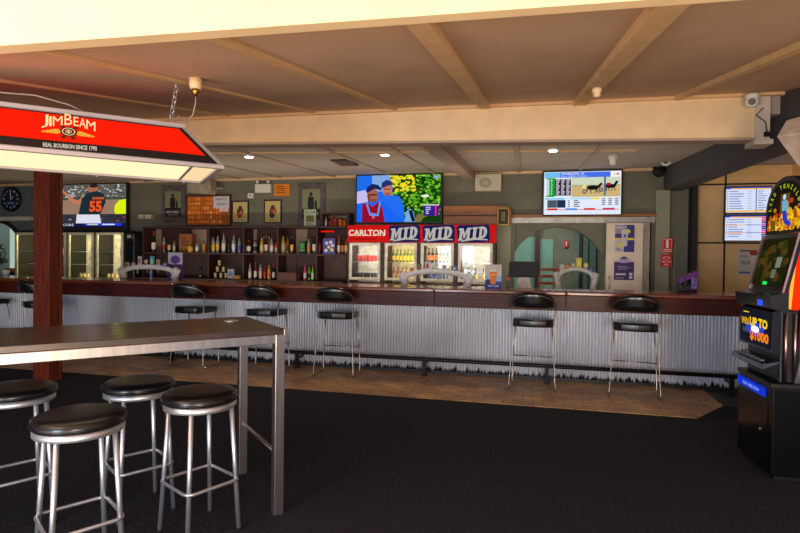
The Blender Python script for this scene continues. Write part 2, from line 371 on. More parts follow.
# back wall with two arched openings
def arch_pts(cx, cz, r, z_lo, seg=24):
    return [(cx+r*math.cos(math.pi*i/seg), cz+r*math.sin(math.pi*i/seg)) for i in range(seg+1)]
AR = rect(510, 227, 606, 277, YW); acx, ar = (AR[0]+AR[1])/2, (AR[1]-AR[0])/2; acz = AR[3]-ar
AL = rect(-26, 222, 23, 262, YW); lcx, lr = (AL[0]+AL[1])/2, (AL[1]-AL[0])/2; lcz = AL[3]-lr
def wall_with_arch(x0, x1, cx, cz, r, m, name):
    b = B(); seg = 28
    pts = [(cx-r*math.cos(math.pi*i/seg), cz+r*math.sin(math.pi*i/seg)) for i in range(seg+1)]
    pts = [(cx-r, .95)]+pts+[(cx+r, .95)]
    for Yp in (YW, YW+.14):
        b.add([(x0, Yp, 0), (x0, Yp, .95), (x1, Yp, .95), (x1, Yp, 0)], [(0, 1, 2, 3)], m)
        b.add([(x0, Yp, .95), (x0, Yp, 3.1), (pts[0][0], Yp, 3.1), (pts[0][0], Yp, .95)], [(0, 1, 2, 3)], m)
        b.add([(x1, Yp, .95), (x1, Yp, 3.1), (pts[-1][0], Yp, 3.1), (pts[-1][0], Yp, .95)], [(0, 1, 2, 3)], m)
        for i in range(len(pts)-1):
            (a, az), (c, cz2) = pts[i], pts[i+1]
            if abs(c-a) < 1e-6: continue
            b.add([(a, Yp, az), (a, Yp, 3.1), (c, Yp, 3.1), (c, Yp, cz2)], [(0, 1, 2, 3)], m)
    for i in range(len(pts)-1):
        b.add([(pts[i][0], YW, pts[i][1]), (pts[i][0], YW+.14, pts[i][1]), (pts[i+1][0], YW+.14, pts[i+1][1]), (pts[i+1][0], YW, pts[i+1][1])], [(0, 1, 2, 3)], m)
    b.add([(pts[0][0], YW, .95), (pts[-1][0], YW, .95), (pts[-1][0], YW+.14, .95), (pts[0][0], YW+.14, .95)], [(0, 1, 2, 3)], m)
    struct(b, name, fix=False)
XM1 = atY(34, 200, YW).x; XM2 = atY(497, 250, YW).x; XM3 = atY(692, 240, YW).x
wall_with_arch(XL, XM1, lcx, lcz, lr, wall_grey, 'wall_back')
b = B(); b.box(XM1, XM2, YW, YW+.14, 0, 3.1, wallp); struct(b, 'wall_back')
wall_with_arch(XM2, XM3, acx, acz, ar, wallp, 'wall_back')
b = B(); b.box(XM3, XR, YW, YW+.14, 0, 3.1, goldp); struct(b, 'wall_back')
jl = M('black_joint_strip', (18, 16, 14), .6)
b = B()
for y in (184, 243): z = atY(740, y, YW).z; b.box(XM3, XR, YW-.008, YW, z-.012, z+.012, jl)
for x in (724.5,): X = atY(x, 240, YW).x; b.box(X-.012, X+.012, YW-.008, YW, 0, c2(YW), jl)
X = atY(797, 240, YW).x; b.box(X-.012, X+.012, YW-.008, YW, 0, c2(YW), jl)
struct(b, 'trim_10')
b = B(); X0, X1, _, _ = rect(690, 190, 701, 290, YW-.15); b.box(XM3-.06, XM3+.02, YW-.2, YW, 0, 2.75, jl); struct(b, 'trim_10')
b = B(); X0, X1, Z0, Z1 = rect(655, 193, 669, 291, YW-.1); b.box(X0, X1, YW-.12, YW, 0, 2.585, M('olive_pillar_paint', (146, 145, 122), .8, var=.06, scale=3)); struct(b, 'trim_11')
b = B(); X0, X1, Z0, Z1 = rect(497, 224, 511, 291, YW-.1); b.box(X0, X1, YW-.12, YW, 0, Z1, M('olive_pillar_paint', (146, 145, 122), .8)); struct(b, 'trim_11')
# frame round the servery opening: grey posts, brown ledge, silvery shutter box
b = B(); X0, X1, Z0, Z1 = rect(511, 217.5, 655, 290, YW-.06)
b.box(X0, X0+.06, YW-.07, YW, .95, Z1, wallp); b.box(X1-.07, X1, YW-.07, YW, .95, Z1, wallp)
b.box(X0, X1-.02, YW-.12, YW-.001, Z1-.09, Z1, M('silver_shutter_box', (176, 174, 166), .4, .3)); struct(b, 'trim_12')
b = B(); b.box(X0, X1, YW-.14, YW, Z1+.005, Z1+.045, lightwood); struct(b, 'trim_12')
b = B(); X0l, X1l, Z0l, Z1l = rect(-60, 217, 32, 221, YW-.1); b.box(X0l, X1l, YW-.15, YW-.001, Z0l, Z1l, offwhite); struct(b, 'trim_13')
# side walls and far rooms seen through the openings
b = B(); b.box(XL-.12, XL, -1, 14, 0, 3.1, wall_grey); struct(b, 'wall_left')
b = B(); b.box(XR, XR+.12, 1.0, 14, 0, 3.1, goldp); struct(b, 'wall_right')
mint = M('mint_wall_paint', (118, 156, 140), .7, var=.05)
b = B(); b.box(XL, XR, 12.6, 12.7, 0, 3.1, wallp); b.box(XL, XR, YW+.14, 12.7, 2.95, 3.1, ceil2); struct(b, 'wall_far')
b = B(); b.box(-7.2, -7.1, YW+.14, 12.6, 0, 2.95, wall_grey); struct(b, 'wall_far')

# light inside the far rooms (a fitting on the ceiling of each)
for nm, loc, e in (('servery_room_light', (.3, 11.2, 2.85), 48), ('far_lounge_daylight', (-10.7, 9.72, 2.7), 22)):
    l = area(nm, loc, (loc[0], loc[1], 0), 1.4, .5, e, (.9, 1, .95))
def yrect(x0, y0, x1, y1, Y, t, m, name, label, cat, group=None):
    X0, X1, Z0, Z1 = rect(x0, y0, x1, y1, Y); b = B(); b.box(X0, X1, Y-t, Y, Z0, Z1, m); return solo(b, name, label, cat, group)
# mint painted wall areas and a door in the far servery room
b = B(); X0, X1, Z0, Z1 = rect(514, 232, 535, 285, 12.58); b.box(X0, X1, 12.57, 12.6, 0, Z1-.12, mint); struct(b, 'trim_14')
b = B(); X0, X1, Z0, Z1 = rect(540, 234, 553, 285, 12.58); b.box(X0, X1, 12.57, 12.6, 0, Z1-.12, mint); struct(b, 'door_1')
b = B(); X0, X1, Z0, Z1 = rect(535, 228, 540, 285, 12.5); b.box(X0, X1, 12.4, 12.56, 0, 2.9, darkwood); struct(b, 'trim_14')
for (a, c) in ((574, 579), (583, 588), (590, 596)):
    b = B(); X0, X1, Z0, Z1 = rect(a, 236, c, 285, 12.5); b.box(X0, X1, 12.53, 12.57, .6, 2.2, M('grey_green_glass', (88, 108, 98), .3)); struct(b, 'window_1')
b = B(); X0, X1, Z0, Z1 = rect(579, 232, 582, 285, 12.5); b.box(X0, X1, 12.5, 12.56, 0, 2.7, darkwood); struct(b, 'trim_14')
# left lounge just behind the arch: bright window
b = B(); X0, X1, Z0, Z1 = rect(-6, 228, 24, 268, 10.1); b.box(XL+.01, X1, 10.1, 10.14, Z0, Z1, E((190, 214, 196), .75)); struct(b, 'window_2')
b = B(); b.box(XL+.01, X1+.1, 10.0, 10.16, Z0-.08, Z0, lightwood); b.box(X1, X1+.07, 10.04, 10.16, Z0, Z1+.05, lightwood); struct(b, 'window_2')
b = B(); b.box(XL, -9.0, 10.17, 10.25, 0, 2.95, wall_grey); struct(b, 'wall_far')
b = B(); b.tube([(lcx+(lr+.02)*math.cos(a*math.pi/24), YW-.02, lcz+(lr+.02)*math.sin(a*math.pi/24)) for a in range(25)], .045, M('dark_bronze_trim', (40, 34, 30), .5), 8); struct(b, 'trim_13')

# ================================================================== BAR
YF = 6.7
b = B(); per = .0365; n = int((XR-XL)/per*8)
vs = []; fs = []
for i in range(n+1):
    X = XL+(XR-XL)*i/n; Yc = YF+.017*math.sin(2*math.pi*X/per)
    vs += [(X, Yc, .03), (X, Yc, .95)]
for i in range(n): fs.append((2*i, 2*i+2, 2*i+3, 2*i+1))
bar = thing('bar_counter', 'long dark varnished timber bar counter clad in corrugated iron', 'bar counter', (-1.5, 6.7, 0))
b.add(vs, fs, corrugated_mat(), True); finish(b, 'corrugated_cladding', bar, fix=False)
b = B(); b.box(XL+.005, XR-.01, YF+.02, 7.0, 0.0, 1.03, darkwood); b.box(XL+.005, XR-.01, YF-.02, YF+.02, 0.004, .04, black); finish(b, 'carcass', bar)
b = B()
seams = [XL, -8.2, -4.6, -1.05, atY(566, 300, 6.3).x, XR-.01]
for i in range(len(seams)-1): b.box(seams[i]+.0015, seams[i+1]-.0015, 6.30, 6.34, .885, 1.06, barwood, .004)
finish(b, 'front_fascia', bar)
b = B(); b.box(XL, XR-.01, 6.34, 6.70, .96, 1.03, darkwood); finish(b, 'overhang_soffit', bar)
b = B()
for i in range(len(seams)-1): b.box(seams[i]+.001, seams[i+1]-.001, 6.26, 7.05, 1.06, 1.105, bartop_m, .012)
finish(b, 'worktop', bar)
# foot rail on brackets
rail = thing('foot_rail', 'black round foot rail on floor brackets along the bar front', 'foot rail', (-1.5, 6.5, 0))
b = B(); b.tube([(XL, 6.5, .21), (-5, 6.5, .21), (0, 6.5, .21), (XR-.02, 6.5, .21)], .024, M('dark_iron', (30, 29, 30), .35, .6), 12); finish(b, 'rail', rail)
for x in (-10.6, -8.6, -6.8, -4.78, -2.9, -1.2, .27, 2.22):
    b = B(); b.box(x-.02, x+.02, 6.48, 6.52, .02, .2, MATS['dark_iron']); b.box(x-.035, x+.035, 6.46, 6.54, .004, .02, MATS['dark_iron']); b.box(x-.012, x+.012, 6.5, 6.68, .12, .15, MATS['dark_iron'])
    finish(b, 'bracket', rail)
# bar mats
p0 = atZ(541, 290.5, 1.107); p1 = atZ(614, 292.5, 1.107)
b = B(); b.box(p0.x, p1.x, 6.42, 6.62, 1.106, 1.114, M('pale_bar_runner', (176, 178, 190), .4, var=.5, scale=14, stretch=(1, .1, 1)), .003)
solo(b, 'bar_runner', 'pale bar runner lying on the bar top right of the till', 'bar runner')

# timber post
b = B(); px0 = atY(33, 300, 4.96).x; px1 = atY(49, 300, 4.96).x
pt = thing('timber_post', 'square red-brown timber post in front of the bar', 'post', ((px0+px1)/2, 5.04, 0))
b.box(px0, px1, 4.96, 5.10, 0, c2(5)-.005, postwood, .006); finish(b, 'post', pt)
b = B(); b.box(px0+.004, px1+.012, 5.102, 5.13, 0.0, c2(5)-.006, postwood, .004); finish(b, 'rear_board', pt)

# ================================================================== BAR STOOLS
def arc(c, r, a0, a1, n, f): return [f(c, r, math.radians(a0+(a1-a0)*i/n)) for i in range(n+1)]
def bar_stool(label):
    t = thing('bar_stool', label, 'bar stool', group='wire-framed stools along the bar')
    # local: back of the stool at -Y, seat facing +Y (towards the bar)
    b = B(); pts = []
    seat = [(-.21, .17), (-.2, -.1), (-.14, -.19), (0, -.215), (.14, -.19), (.2, -.1), (.21, .17), (.16, .21), (-.16, .21)]
    bm = bmesh.new()
    lo = [bm.verts.new((x*1.1, y, .712)) for x, y in seat]; hi = [bm.verts.new((x*1.1, y, .795 if y < .15 else .78)) for x, y in seat]
    bm.faces.new(lo[::-1]); bm.faces.new(hi); n = len(seat)
    for i in range(n): bm.faces.new((lo[i], lo[(i+1) % n], hi[(i+1) % n], hi[i]))
    bmesh.ops.bevel(bm, geom=bm.edges[:], offset=.018, segments=3, affect='EDGES', profile=.6)
    b.bm(bm, vinyl, True); finish(b, 'seat', t, False)
    # backrest: curved pad
    b = B(); seg = 18; rows = 6; R = .27; grid = []
    for side in (0, 1):
        for j in range(rows+1):
            for i in range(seg+1):
                a = math.radians(-58+116*i/seg); u = abs(i/seg-.5)*2
                top = 1.105-.075*u**2.4; bot = .93+.0*u**2
                z = bot+(top-bot)*j/rows; edge = 1-abs(j/rows-.5)*2; edge2 = 1-u**6
                th = .006+.018*min(1, (edge*3)**.5 if edge > 0 else 0)*edge2
                rr = R+(th if side == 0 else -th); lean = -.05*(z-.95)/.15
                grid.append((rr*math.sin(a)*.95, -.02-rr*math.cos(a)*.83+lean*.4, z))
    fs = []; st = seg+1; off = (rows+1)*st
    for j in range(rows):
        for i in range(seg):
            q = (j*st+i, j*st+i+1, (j+1)*st+i+1, (j+1)*st+i); fs.append(q); fs.append(tuple(off+k for k in q[::-1]))
    for i in range(seg): fs.append((i, off+i, off+i+1, i+1)); k = rows*st+i; fs.append((k, k+1, off+k+1, off+k))
    for j in range(rows): k = j*st; fs.append((k, k+st, off+k+st, off+k)); k = j*st+seg; fs.append((k, off+k, off+k+st, k+st))
    b.add(grid, fs, vinyl, True); finish(b, 'backrest', t, False)
    # wire: hoop round the back top, down the rear to the foot, forward runner, up to the seat front
    b = B(); hoop = []
    for i in range(15):
        a = math.radians(-62+124*i/14); u = abs(i/14-.5)*2
        hoop.append((.3*math.sin(a)*.93, -.025-.3*math.cos(a)*.83, 1.07-.1*u**2.2))
    L = [(-.255, -.165, .012), (-.25, -.16, .05), (-.235, -.14, .3), (-.222, -.12, .7), (-.243, -.13, .9)]
    Rr = [(-x, y, z) for x, y, z in L][::-1]
    b.tube(L+hoop+Rr, .0068, wire_m, 8); finish(b, 'back_frame', t, False)
    for s in (-1, 1):
        b = B(); b.tube([(s*.255, -.165, .012), (s*.25, .0, .01), (s*.245, .16, .01), (s*.243, .185, .016), (s*.24, .195, .04), (s*.23, .19, .4), (s*.2, .16, .72)], .0068, wire_m, 8); finish(b, 'leg', t, False)
    b = B(); b.tube([(-.235, .188, .33), (.235, .188, .33)], .0068, wire_m, 8); finish(b, 'footrest', t, False)
    for y_, h_ in ((.16, .2), (-.12, .216)): b = B(); b.tube([(-h_, y_, .712), (h_, y_, .712)], .006, wire_m, 6); finish(b, 'seat_rail', t, False)
    return t
BS = [(-7.75, 6.27, 0, 'black wire-framed bar stool at the far left edge of the bar, back cut off'),
      (-6.62, 6.15, -24, 'black wire-framed bar stool half hidden behind the timber post'),
      (-4.25, 6.24, -2, 'black wire-framed bar stool below the white tap arch nearest the left coolers'),
      (-3.22, 6.24, 0, 'black wire-framed bar stool behind the right end of the high table'),
      (-2.25, 6.24, 3, 'black wire-framed bar stool just right of the high table legs'),
      (.10, 6.23, -3, 'black wire-framed bar stool in front of the till'),
      (1.17, 6.2, -8, 'black wire-framed bar stool rightmost in the row, below the white panel')]
proto = bar_stool(BS[0][3]); proto.location = (BS[0][0], BS[0][1], .004); proto.rotation_euler[2] = math.radians(BS[0][2])
for x, y, a, lb in BS[1:]: dup(proto, (x, y, .004), math.radians(a), lb)

# ================================================================== HIGH TABLE
d = Vector((.69, .724, 0)).normalized(); ang = math.atan2(d.y, d.x)
# local: x along the table to its right end (x=0 is the end), y across to the far side
tb = thing('high_table', 'long high bar table with weathered timber top and steel frame', 'table', (-1.31, 2.77, 0), ang)
TL, TW = 2.7, .72
b = B()
for i in range(5): b.box(-TL, -.0, .004+i*TW/5+.0008, .004+(i+1)*TW/5-.0008, 1.02, 1.05, tablewood, .002)
o = finish(b, 'tabletop', tb, False)
b = B(); b.box(-TL, -.05, 0, .05, .97, 1.019, steel, .003); b.box(-TL, -.05, TW-.05, TW, .97, 1.019, steel, .003); b.box(-.05, 0, .05, TW-.05, .97, 1.019, steel, .003); b.box(-TL, -TL+.05, .05, TW-.05, .97, 1.019, steel, .003)
finish(b, 'apron', tb, False)
for x in (0, -TL+.05):
    for y in (0, TW-.05):
        b = B(); b.box(x-.055, x+.001, y-.002, y+.052, 0, 1.02, steel, .004); b.box(x-.005, x+.006, y-.002, y+.052, .97, 1.05, steel, .002) if x == 0 else None
        finish(b, 'leg', tb, False)
    b = B(); b.tube([(x-.027, .05, .34), (x-.027, TW-.05, .34)], .012, steel, 10); finish(b, 'stretcher', tb, False)
b = B(); b.lathe([(0.001, 0), (.045, 0), (.045, .004), (.035, .006), (.001, .006)], chrome, 20, (-.16, TW-.22, 1.0501)); finish(b, 'cable_grommet', tb, False)

# ================================================================== ROUND STOOLS
def round_stool(label):
    t = thing('round_stool', label, 'stool', group='round black stools at the high table')
    b = B(); b.lathe([(.001, .66), (.185, .66), (.197, .668), (.2, .68), (.197, .695), (.18, .706), (.14, .711), (.08, .7125), (.001, .713)], vinyl, 36); finish(b, 'cushion', t, False)
    b = B(); b.tube([(.1985*math.cos(a*math.pi/18), .1985*math.sin(a*math.pi/18), .676) for a in range(36)], .0035, vinyl, 6, closed=True); finish(b, 'piping', t, False)
    b = B(); b.lathe([(.16, .632), (.188, .632), (.19, .634), (.19, .66), (.16, .66)], chrome, 36); b.lathe([(.001, .64), (.17, .64), (.17, .646), (.001, .646)], black, 30); finish(b, 'seat_band', t, False)
    for k in range(4):
        a = math.radians(45+90*k); ca, sa = math.cos(a), math.sin(a)
        b = B(); b.tube([(.212*ca, .212*sa, .012), (.165*ca, .165*sa, .645)], .0125, chrome, 12); leg = finish(b, 'leg', t, False)
        b = B(); b.lathe([(.001, 0), (.014, 0), (.015, .012), (.012, .016), (.001, .016)], rubber, 12, (.2125*ca, .2125*sa, 0)); finish(b, 'rubber_foot', leg, False)
    r = .2; hw = r*math.cos(math.pi/4)+.012; pts = []
    for k in range(4):
        a0 = 90*k
        cx, cy = [(1, 1), (-1, 1), (-1, -1), (1, -1)][k]
        for i in range(5):
            a = math.radians(a0+90*i/4); pts.append(((hw-.04)*cx+.04*math.cos(a), (hw-.04)*cy+.04*math.sin(a), .26))
    b = B(); b.tube(pts, .0085, chrome, 10, closed=True); finish(b, 'foot_ring', t, False)
    t.scale = (.96, .96, 1.05)
    return t
RS = [(80, 414, -33, 'round black-cushioned stool at the bottom front, nearest the camera'),
      (200.5, 392, -27, 'round black-cushioned stool nearest the steel table legs'),
      (139, 381, -33, 'round black-cushioned stool tucked behind the two front ones'),
      (16, 387, -30, 'round black-cushioned stool cut by the left edge of the photo')]
rp = round_stool(RS[0][3])
for i, (x, y, a, lb) in enumerate(RS):
    p = atZ(x, y, .737)
    if i == 0: rp.location = (p.x, p.y, 0); rp.rotation_euler[2] = math.radians(a)
    else: dup(rp, (p.x, p.y, 0), math.radians(a), lb)

# ================================================================== BEAM-LOGO CANOPY LIGHT
C1 = atZ(224, 167, 1.93)
cl = thing('canopy_light', 'long hanging bar light with glowing red sign panel and cream diffuser', 'hanging light', tuple(C1), math.radians(42))
# local x along (x=0 right end), y away from the viewer, z up from the rim
CL, CW, CHH, IN = 2.9, .66, .215, .17
ENDIN = .17
whitem = M('white_light_frame', (158, 148, 146), .45, var=.04); rim_t = .008
b = B()  # rim frame
for (x0, x1, y0, y1) in ((-CL, 0, -.01, .02), (-CL, 0, CW-.02, CW+.01), (-.03, 0, .02, CW-.02), (-CL, -CL+.03, .02, CW-.02)):
    b.box(x0, x1, y0, y1, -.012, rim_t, whitem, .002)
for x in (-2.35, -1.75, -1.15, -.6, -.12): b.lathe([(.001, 0), (.006, 0), (.006, .004), (.001, .005)], chrome, 8, (x, CW-.004, -.018))
finish(b, 'rim_frame', cl, False)
def slope_pt(x, s, side):   # s 0 at rim, 1 at top
    y = IN*s if side == 0 else CW-IN*s
    return Vector((x, y, rim_t+CHH*s))
nrm = Vector((0, -CHH, IN)).normalized()
redp = E((255, 32, 8), 1.0); blk = M('matt_black_sign_print', (12, 10, 10), .6)
for side in (0, 1):
    b = B(); n = nrm if side == 0 else Vector((0, CHH, IN)).normalized()
    a0, a1, t0, t1 = slope_pt(-CL, 0, side), slope_pt(0, 0, side), slope_pt(-CL+ENDIN, 1, side), slope_pt(-ENDIN, 1, side)
    th = n*-.02
    b.add([a0, a1, t1, t0, a0+th, a1+th, t1+th, t0+th], [(0, 1, 2, 3), (7, 6, 5, 4), (0, 4, 5, 1), (3, 2, 6, 7), (0, 3, 7, 4), (1, 5, 6, 2)], whitem)
    nm = 'sign_panel'
    def SP(x, s, k): return slope_pt(x, s, side)+n*(.0015*k)
    def edge(s, inset): return -ENDIN*s-inset
    def trap(s0, s1, i0, k, m, i1=None):
        i1 = i0 if i1 is None else i1
        b.add([SP(-CL-edge(s0, i0), s0, k), SP(edge(s0, i0), s0, k), SP(edge(s1, i1), s1, k), SP(-CL-edge(s1, i1), s1, k)], [(0, 1, 2, 3)], m)
    trap(.02, .96, .028, 1, blk); trap(.22, .92, .052, 2, redp)
    finish(b, nm, cl, False, fix=True)
for x0, x1 in ((0, -ENDIN), (-CL, -CL+ENDIN)):
    b = B(); b.add([(x0, 0, rim_t), (x0, CW, rim_t), (x1, CW-IN, rim_t+CHH), (x1, IN, rim_t+CHH)], [(0, 1, 2, 3)], whitem); finish(b, 'end_panel', cl, False)
b = B(); b.box(-CL+ENDIN, -ENDIN, IN, CW-IN, rim_t+CHH-.004, rim_t+CHH+.02, whitem, .004); finish(b, 'top_cover', cl, False)
b = B(); b.box(-CL+.03, -.16, .03, CW-.03, .0, .01, E((255, 228, 178), 1.25)); b.box(-.16, -.145, .03, CW-.03, -.004, .01, whitem); b.box(-.145, -.03, .03, CW-.03, .0, .01, E((255, 220, 168), 1.0)); finish(b, 'diffuser', cl, False)
# logo: arched words, medallion and motto on the near panel
def locx(px, py):   # panel coordinates (x, s) of a sight line on the near sloped panel
    iv = ROOT[cl.name].inverted(); o = iv @ EYEP; dd = (iv.to_3x3()) @ ray(px, py)
    p0 = slope_pt(0, 0, 0); t = (p0-o).dot(nrm)/dd.dot(nrm); q = o+dd*t; return q.x, q.y/IN
wht = E((255, 236, 170), 1.0); gold = E((255, 176, 60), .9)
lg = B()
def lp(x, s, k=4): return slope_pt(x, s, 0)+nrm*(.0015*k)
def put(bb, txt, x0, x1, ytl, ybl, ytr, ybr, m, bold=.02, k=4):
    vs, fs, _ = text_mesh(txt, bold); out = []
    for a, c in vs:
        yt = ytl+(ytr-ytl)*a; yb = ybl+(ybr-ybl)*a
        x, s_ = locx(x0+a*(x1-x0), yt+(yb-yt)*c); out.append(lp(x, s_, k))
    bb.add(out, fs, m)
for ch, a, c, y0_, y1_, y2_, y3_ in (('J', 41.5, 48.5, 116.5, 128.8, 115.5, 127.8), ('I', 49.4, 51.6, 117.5, 127.4, 117.2, 127), ('M', 52.9, 62.6, 117.2, 126.8, 117, 126.2), ('B', 64.6, 72.2, 114.6, 125.8, 115, 126.2),
                                   ('E', 73.6, 78.6, 117.6, 126.6, 118.2, 127.2), ('A', 79.4, 86, 118.6, 127.6, 120.2, 129.4), ('M', 86.4, 95.4, 120.4, 129.6, 123, 132.2)):
    put(lg, ch, a, c, y0_, y1_, y2_, y3_, wht, .0)
put(lg, 'REAL BOURBON SINCE 1795', 43, 97, 143.3, 147.6, 147.4, 151.8, E((240, 226, 200), .8), .03)
cx, cs0 = locx(68.7, 132.5)
def ring(cx_, cs, r, r2, m, k, seg=24):
    sl = math.hypot(IN, CHH); vs = []
    for i in range(seg):
        a = 2*math.pi*i/seg; vs.append(lp(cx_+r*math.cos(a), cs+r*math.sin(a)/sl, k)); vs.append(lp(cx_+r2*math.cos(a), cs+r2*math.sin(a)/sl, k))
    lg.add(vs, [(2*i, 2*((i+1) % seg), 2*((i+1) % seg)+1, 2*i+1) for i in range(seg)], m)
dk = M('dark_red_print', (96, 10, 6), .6)
ring(cx, cs0, .036, .0005, dk, 3); ring(cx, cs0, .027, .0235, wht, 4); ring(cx, cs0, .013, .0105, wht, 4); put(lg, 'B', 67.6, 69.8, 131.0, 134, 131.2, 134.2, wht)
for sgn in (-1, 1):
    for k in range(4): ring(cx+sgn*(.05+.017*k), cs0-.02-.012*k, .018-.0035*k, .0005, gold, 3, 9)
    ring(cx+sgn*.02, cs0-.15, .011, .0005, dk, 3, 10); ring(cx+sgn*.028, cs0+.12, .01, .0005, dk, 3, 10)
finish(lg, 'sign_lettering', cl, False, fix=False)
# hanging chain, ceiling plug, cable
ch_top = (-1.96, 2.70, c1(2.70)-.002)
q = ROOT[cl.name] @ Vector((-ENDIN-.07, CW/2, rim_t+CHH+.02))
Ptop = Vector(ch_top)
ch = thing('hanging_chain', 'steel chain holding the red bar light from the ceiling', 'chain', tuple(q))
nl = 9
for i in range(nl):
    a = q.lerp(Ptop, i/nl); c = q.lerp(Ptop, (i+1)/nl); mid = (a+c)/2; ax = (c-a).normalized(); ll = (c-a).length*.66
    sd = ax.cross(Vector((0, 1, 0) if i % 2 else (1, 0, 0))).normalized()
    b = B(); b.tube([mid+ax*ll*math.cos(t*math.pi/5)+sd*.011*math.sin(t*math.pi/5) for t in range(10)], .0032, chrome, 6, closed=True); finish(b, 'chain_link', ch)
b = B(); b.tube([q+Vector((0, 0, -.004)), q+Vector((0, 0, .02)), q+Vector((.012, 0, .03))], .005, chrome, 6); finish(b, 'hook', ch)
pp = Vector((-1.80, 2.64, 0)); pp.z = c1(pp.y)-.002
pl = thing('ceiling_socket', 'cream ceiling socket with brown plug feeding the red bar light', 'socket', tuple(pp))
b = B(); b.lathe([(.001, 0), (.037, 0), (.033, -.05), (.028, -.06), (.001, -.06)], cream, 20, tuple(pp)); finish(b, 'socket_body', pl)
b = B(); b.lathe([(.001, -.06), (.022, -.06), (.024, -.075), (.012, -.09), (.006, -.1), (.001, -.1)], brass, 16, tuple(pp)); finish(b, 'plug', pl)
e1 = pp+Vector((0, 0, -.095)); q2 = q+Vector((.03, .0, .005))
b = B(); b.tube([e1, e1+Vector((0, 0, -.04)), e1+Vector((-.03, .02, -.1)), e1+Vector((-.09, .05, -.13)), q2+Vector((.03, 0, .06)), q2], .004, M('grey_flex', (150, 140, 124), .6), 6); finish(b, 'power_cable', pl)
b = B(); R4 = ROOT[cl.name]; b.tube([R4 @ Vector((x, .24, rim_t+CHH+z)) for x, z in ((-.62, .022), (-.72, .06), (-.86, .085), (-1.02, .075), (-1.1, .022))], .004, MATS['grey_flex'], 6)
solo(b, 'loose_cable', 'thin pale cable looping over the top of the red bar light', 'cable')

# ================================================================== SCREENS
def tv(x0, y0, x1, y1, Y, label, draw, w, h, bez=.025, group=None):
    X0, X1, Z0, Z1 = rect(x0, y0, x1, y1, Y)
    t = thing('television', label, 'television', ((X0+X1)/2, Y, Z0), 0, group)
    b = B(); b.box(X0-bez, X1+bez, Y, Y+.06, Z0-bez, Z1+bez, black, .006); finish(b, 'bezel', t)
    b = B(); b.box((X0+X1)/2-.15, (X0+X1)/2+.15, Y+.06, YW-.001 if YW-Y > .07 else Y+.07, (Z0+Z1)/2-.15, (Z0+Z1)/2+.15, black); finish(b, 'wall_bracket', t)
    p = Pic((X0, Y-.002, Z1), (X1-X0, 0, 0), (0, 0, Z0-Z1), (0, -1, 0), w, h, .001); draw(p); finish(p, 'screen', t, fix=False)
    return t
def draw_golf(p):      # 600 x 350 units
    rr = random.Random(3)
    p.r(0, 0, 600, 350, E((20, 60, 10)), 0)
    for i in range(620):
        x = rr.uniform(230, 595); y = rr.uniform(0, 300); s = rr.uniform(5, 15)
        c = (240, 220, 40) if (x < 420 and y < 130 and rr.random() < .65) else rr.choice([(60, 150, 20), (110, 190, 40), (24, 80, 12), (150, 210, 60), (14, 50, 10)])
        x = min(x, 598-s); y = max(y, s*.8)
        p.ell(x, y, s, s*.75, E(c), 1+(i % 3)*.3, 7)
    p.poly([(0, 0), (0, 230), (240, 230), (260, 100), (235, 0)], E((30, 110, 235)), 2)
    p.poly([(110, 0), (110, 120), (230, 120), (240, 0)], E((130, 170, 225)), 2.3)
    p.poly([(0, 120), (60, 108), (85, 150), (80, 200), (0, 210)], E((200, 190, 235)), 2.6)
    # standing player behind in blue, cap
    p.poly([(165, 175), (250, 150), (310, 160), (340, 230), (348, 345), (160, 345)], E((36, 110, 240)), 3)
    p.ell(222, 112, 34, 44, E((205, 120, 95)), 3.3); p.poly([(178, 90), (182, 55), (215, 34), (250, 45), (262, 72), (225, 78), (190, 96)], E((40, 50, 120)), 3.6)
    # caddie in front, red bib
    p.poly([(0, 350), (0, 220), (60, 200), (185, 190), (250, 260), (345, 350)], E((24, 100, 245)), 4)
    p.poly([(38, 350), (40, 215), (75, 200), (115, 235), (165, 190), (190, 250), (205, 350)], E((150, 14, 40)), 4.3)
    p.poly([(65, 205), (78, 200), (100, 280), (150, 290), (165, 190), (178, 200), (160, 305), (95, 300)], E((90, 150, 240)), 4.6)
    p.ell(115, 150, 40, 55, E((170, 95, 75)), 5); p.poly([(70, 125), (74, 88), (110, 62), (152, 70), (180, 98), (182, 112), (130, 100), (75, 130)], E((28, 34, 90)), 5.3)
    p.poly([(75, 140), (95, 135), (100, 200), (84, 192)], E((120, 62, 50)), 5.2); p.r(98, 140, 150, 150, E((40, 26, 34)), 5.25); p.poly([(100, 178), (146, 176), (138, 202), (112, 204)], E((128, 76, 60)), 5.22); p.r(196, 100, 246, 108, E((110, 60, 50)), 3.5); p.poly([(200, 130), (244, 128), (234, 154), (208, 154)], E((160, 90, 70)), 3.45); p.text('11', 115, 300, 130, 322, E((230, 200, 210)), 5, .02)
    p.poly([(345, 350), (360, 270), (385, 250), (410, 275), (430, 350)], E((120, 170, 220)), 4); p.poly([(375, 265), (400, 262), (425, 345), (400, 348)], E((12, 24, 60)), 4.5)
    p.poly([(425, 350), (430, 300), (470, 290), (600, 250), (600, 265), (480, 320), (460, 350)], E((120, 110, 60)), 4)
    p.ell(490, 160, 28, 10, E((235, 250, 225)), 4)
    p.r(480, 225, 585, 305, E((50, 30, 130)), 5); p.r(480, 222, 585, 230, E((220, 220, 240)), 5.5); p.r(560, 225, 570, 305, E((255, 30, 160)), 5.6)
    p.lines(495, 240, 530, 298, 4, E((200, 200, 240)), 5.6, 2)
    p.ell(566, 20, 20, 13, E((50, 90, 200)), 5); p.text('FOX', 552, 13, 580, 27, E((240, 240, 250)), 5.5, .02)
tv(357, 175, 441, 222, YW-.14, 'large wall television showing two golfers in blue caps beside green trees', draw_golf, 600, 350)
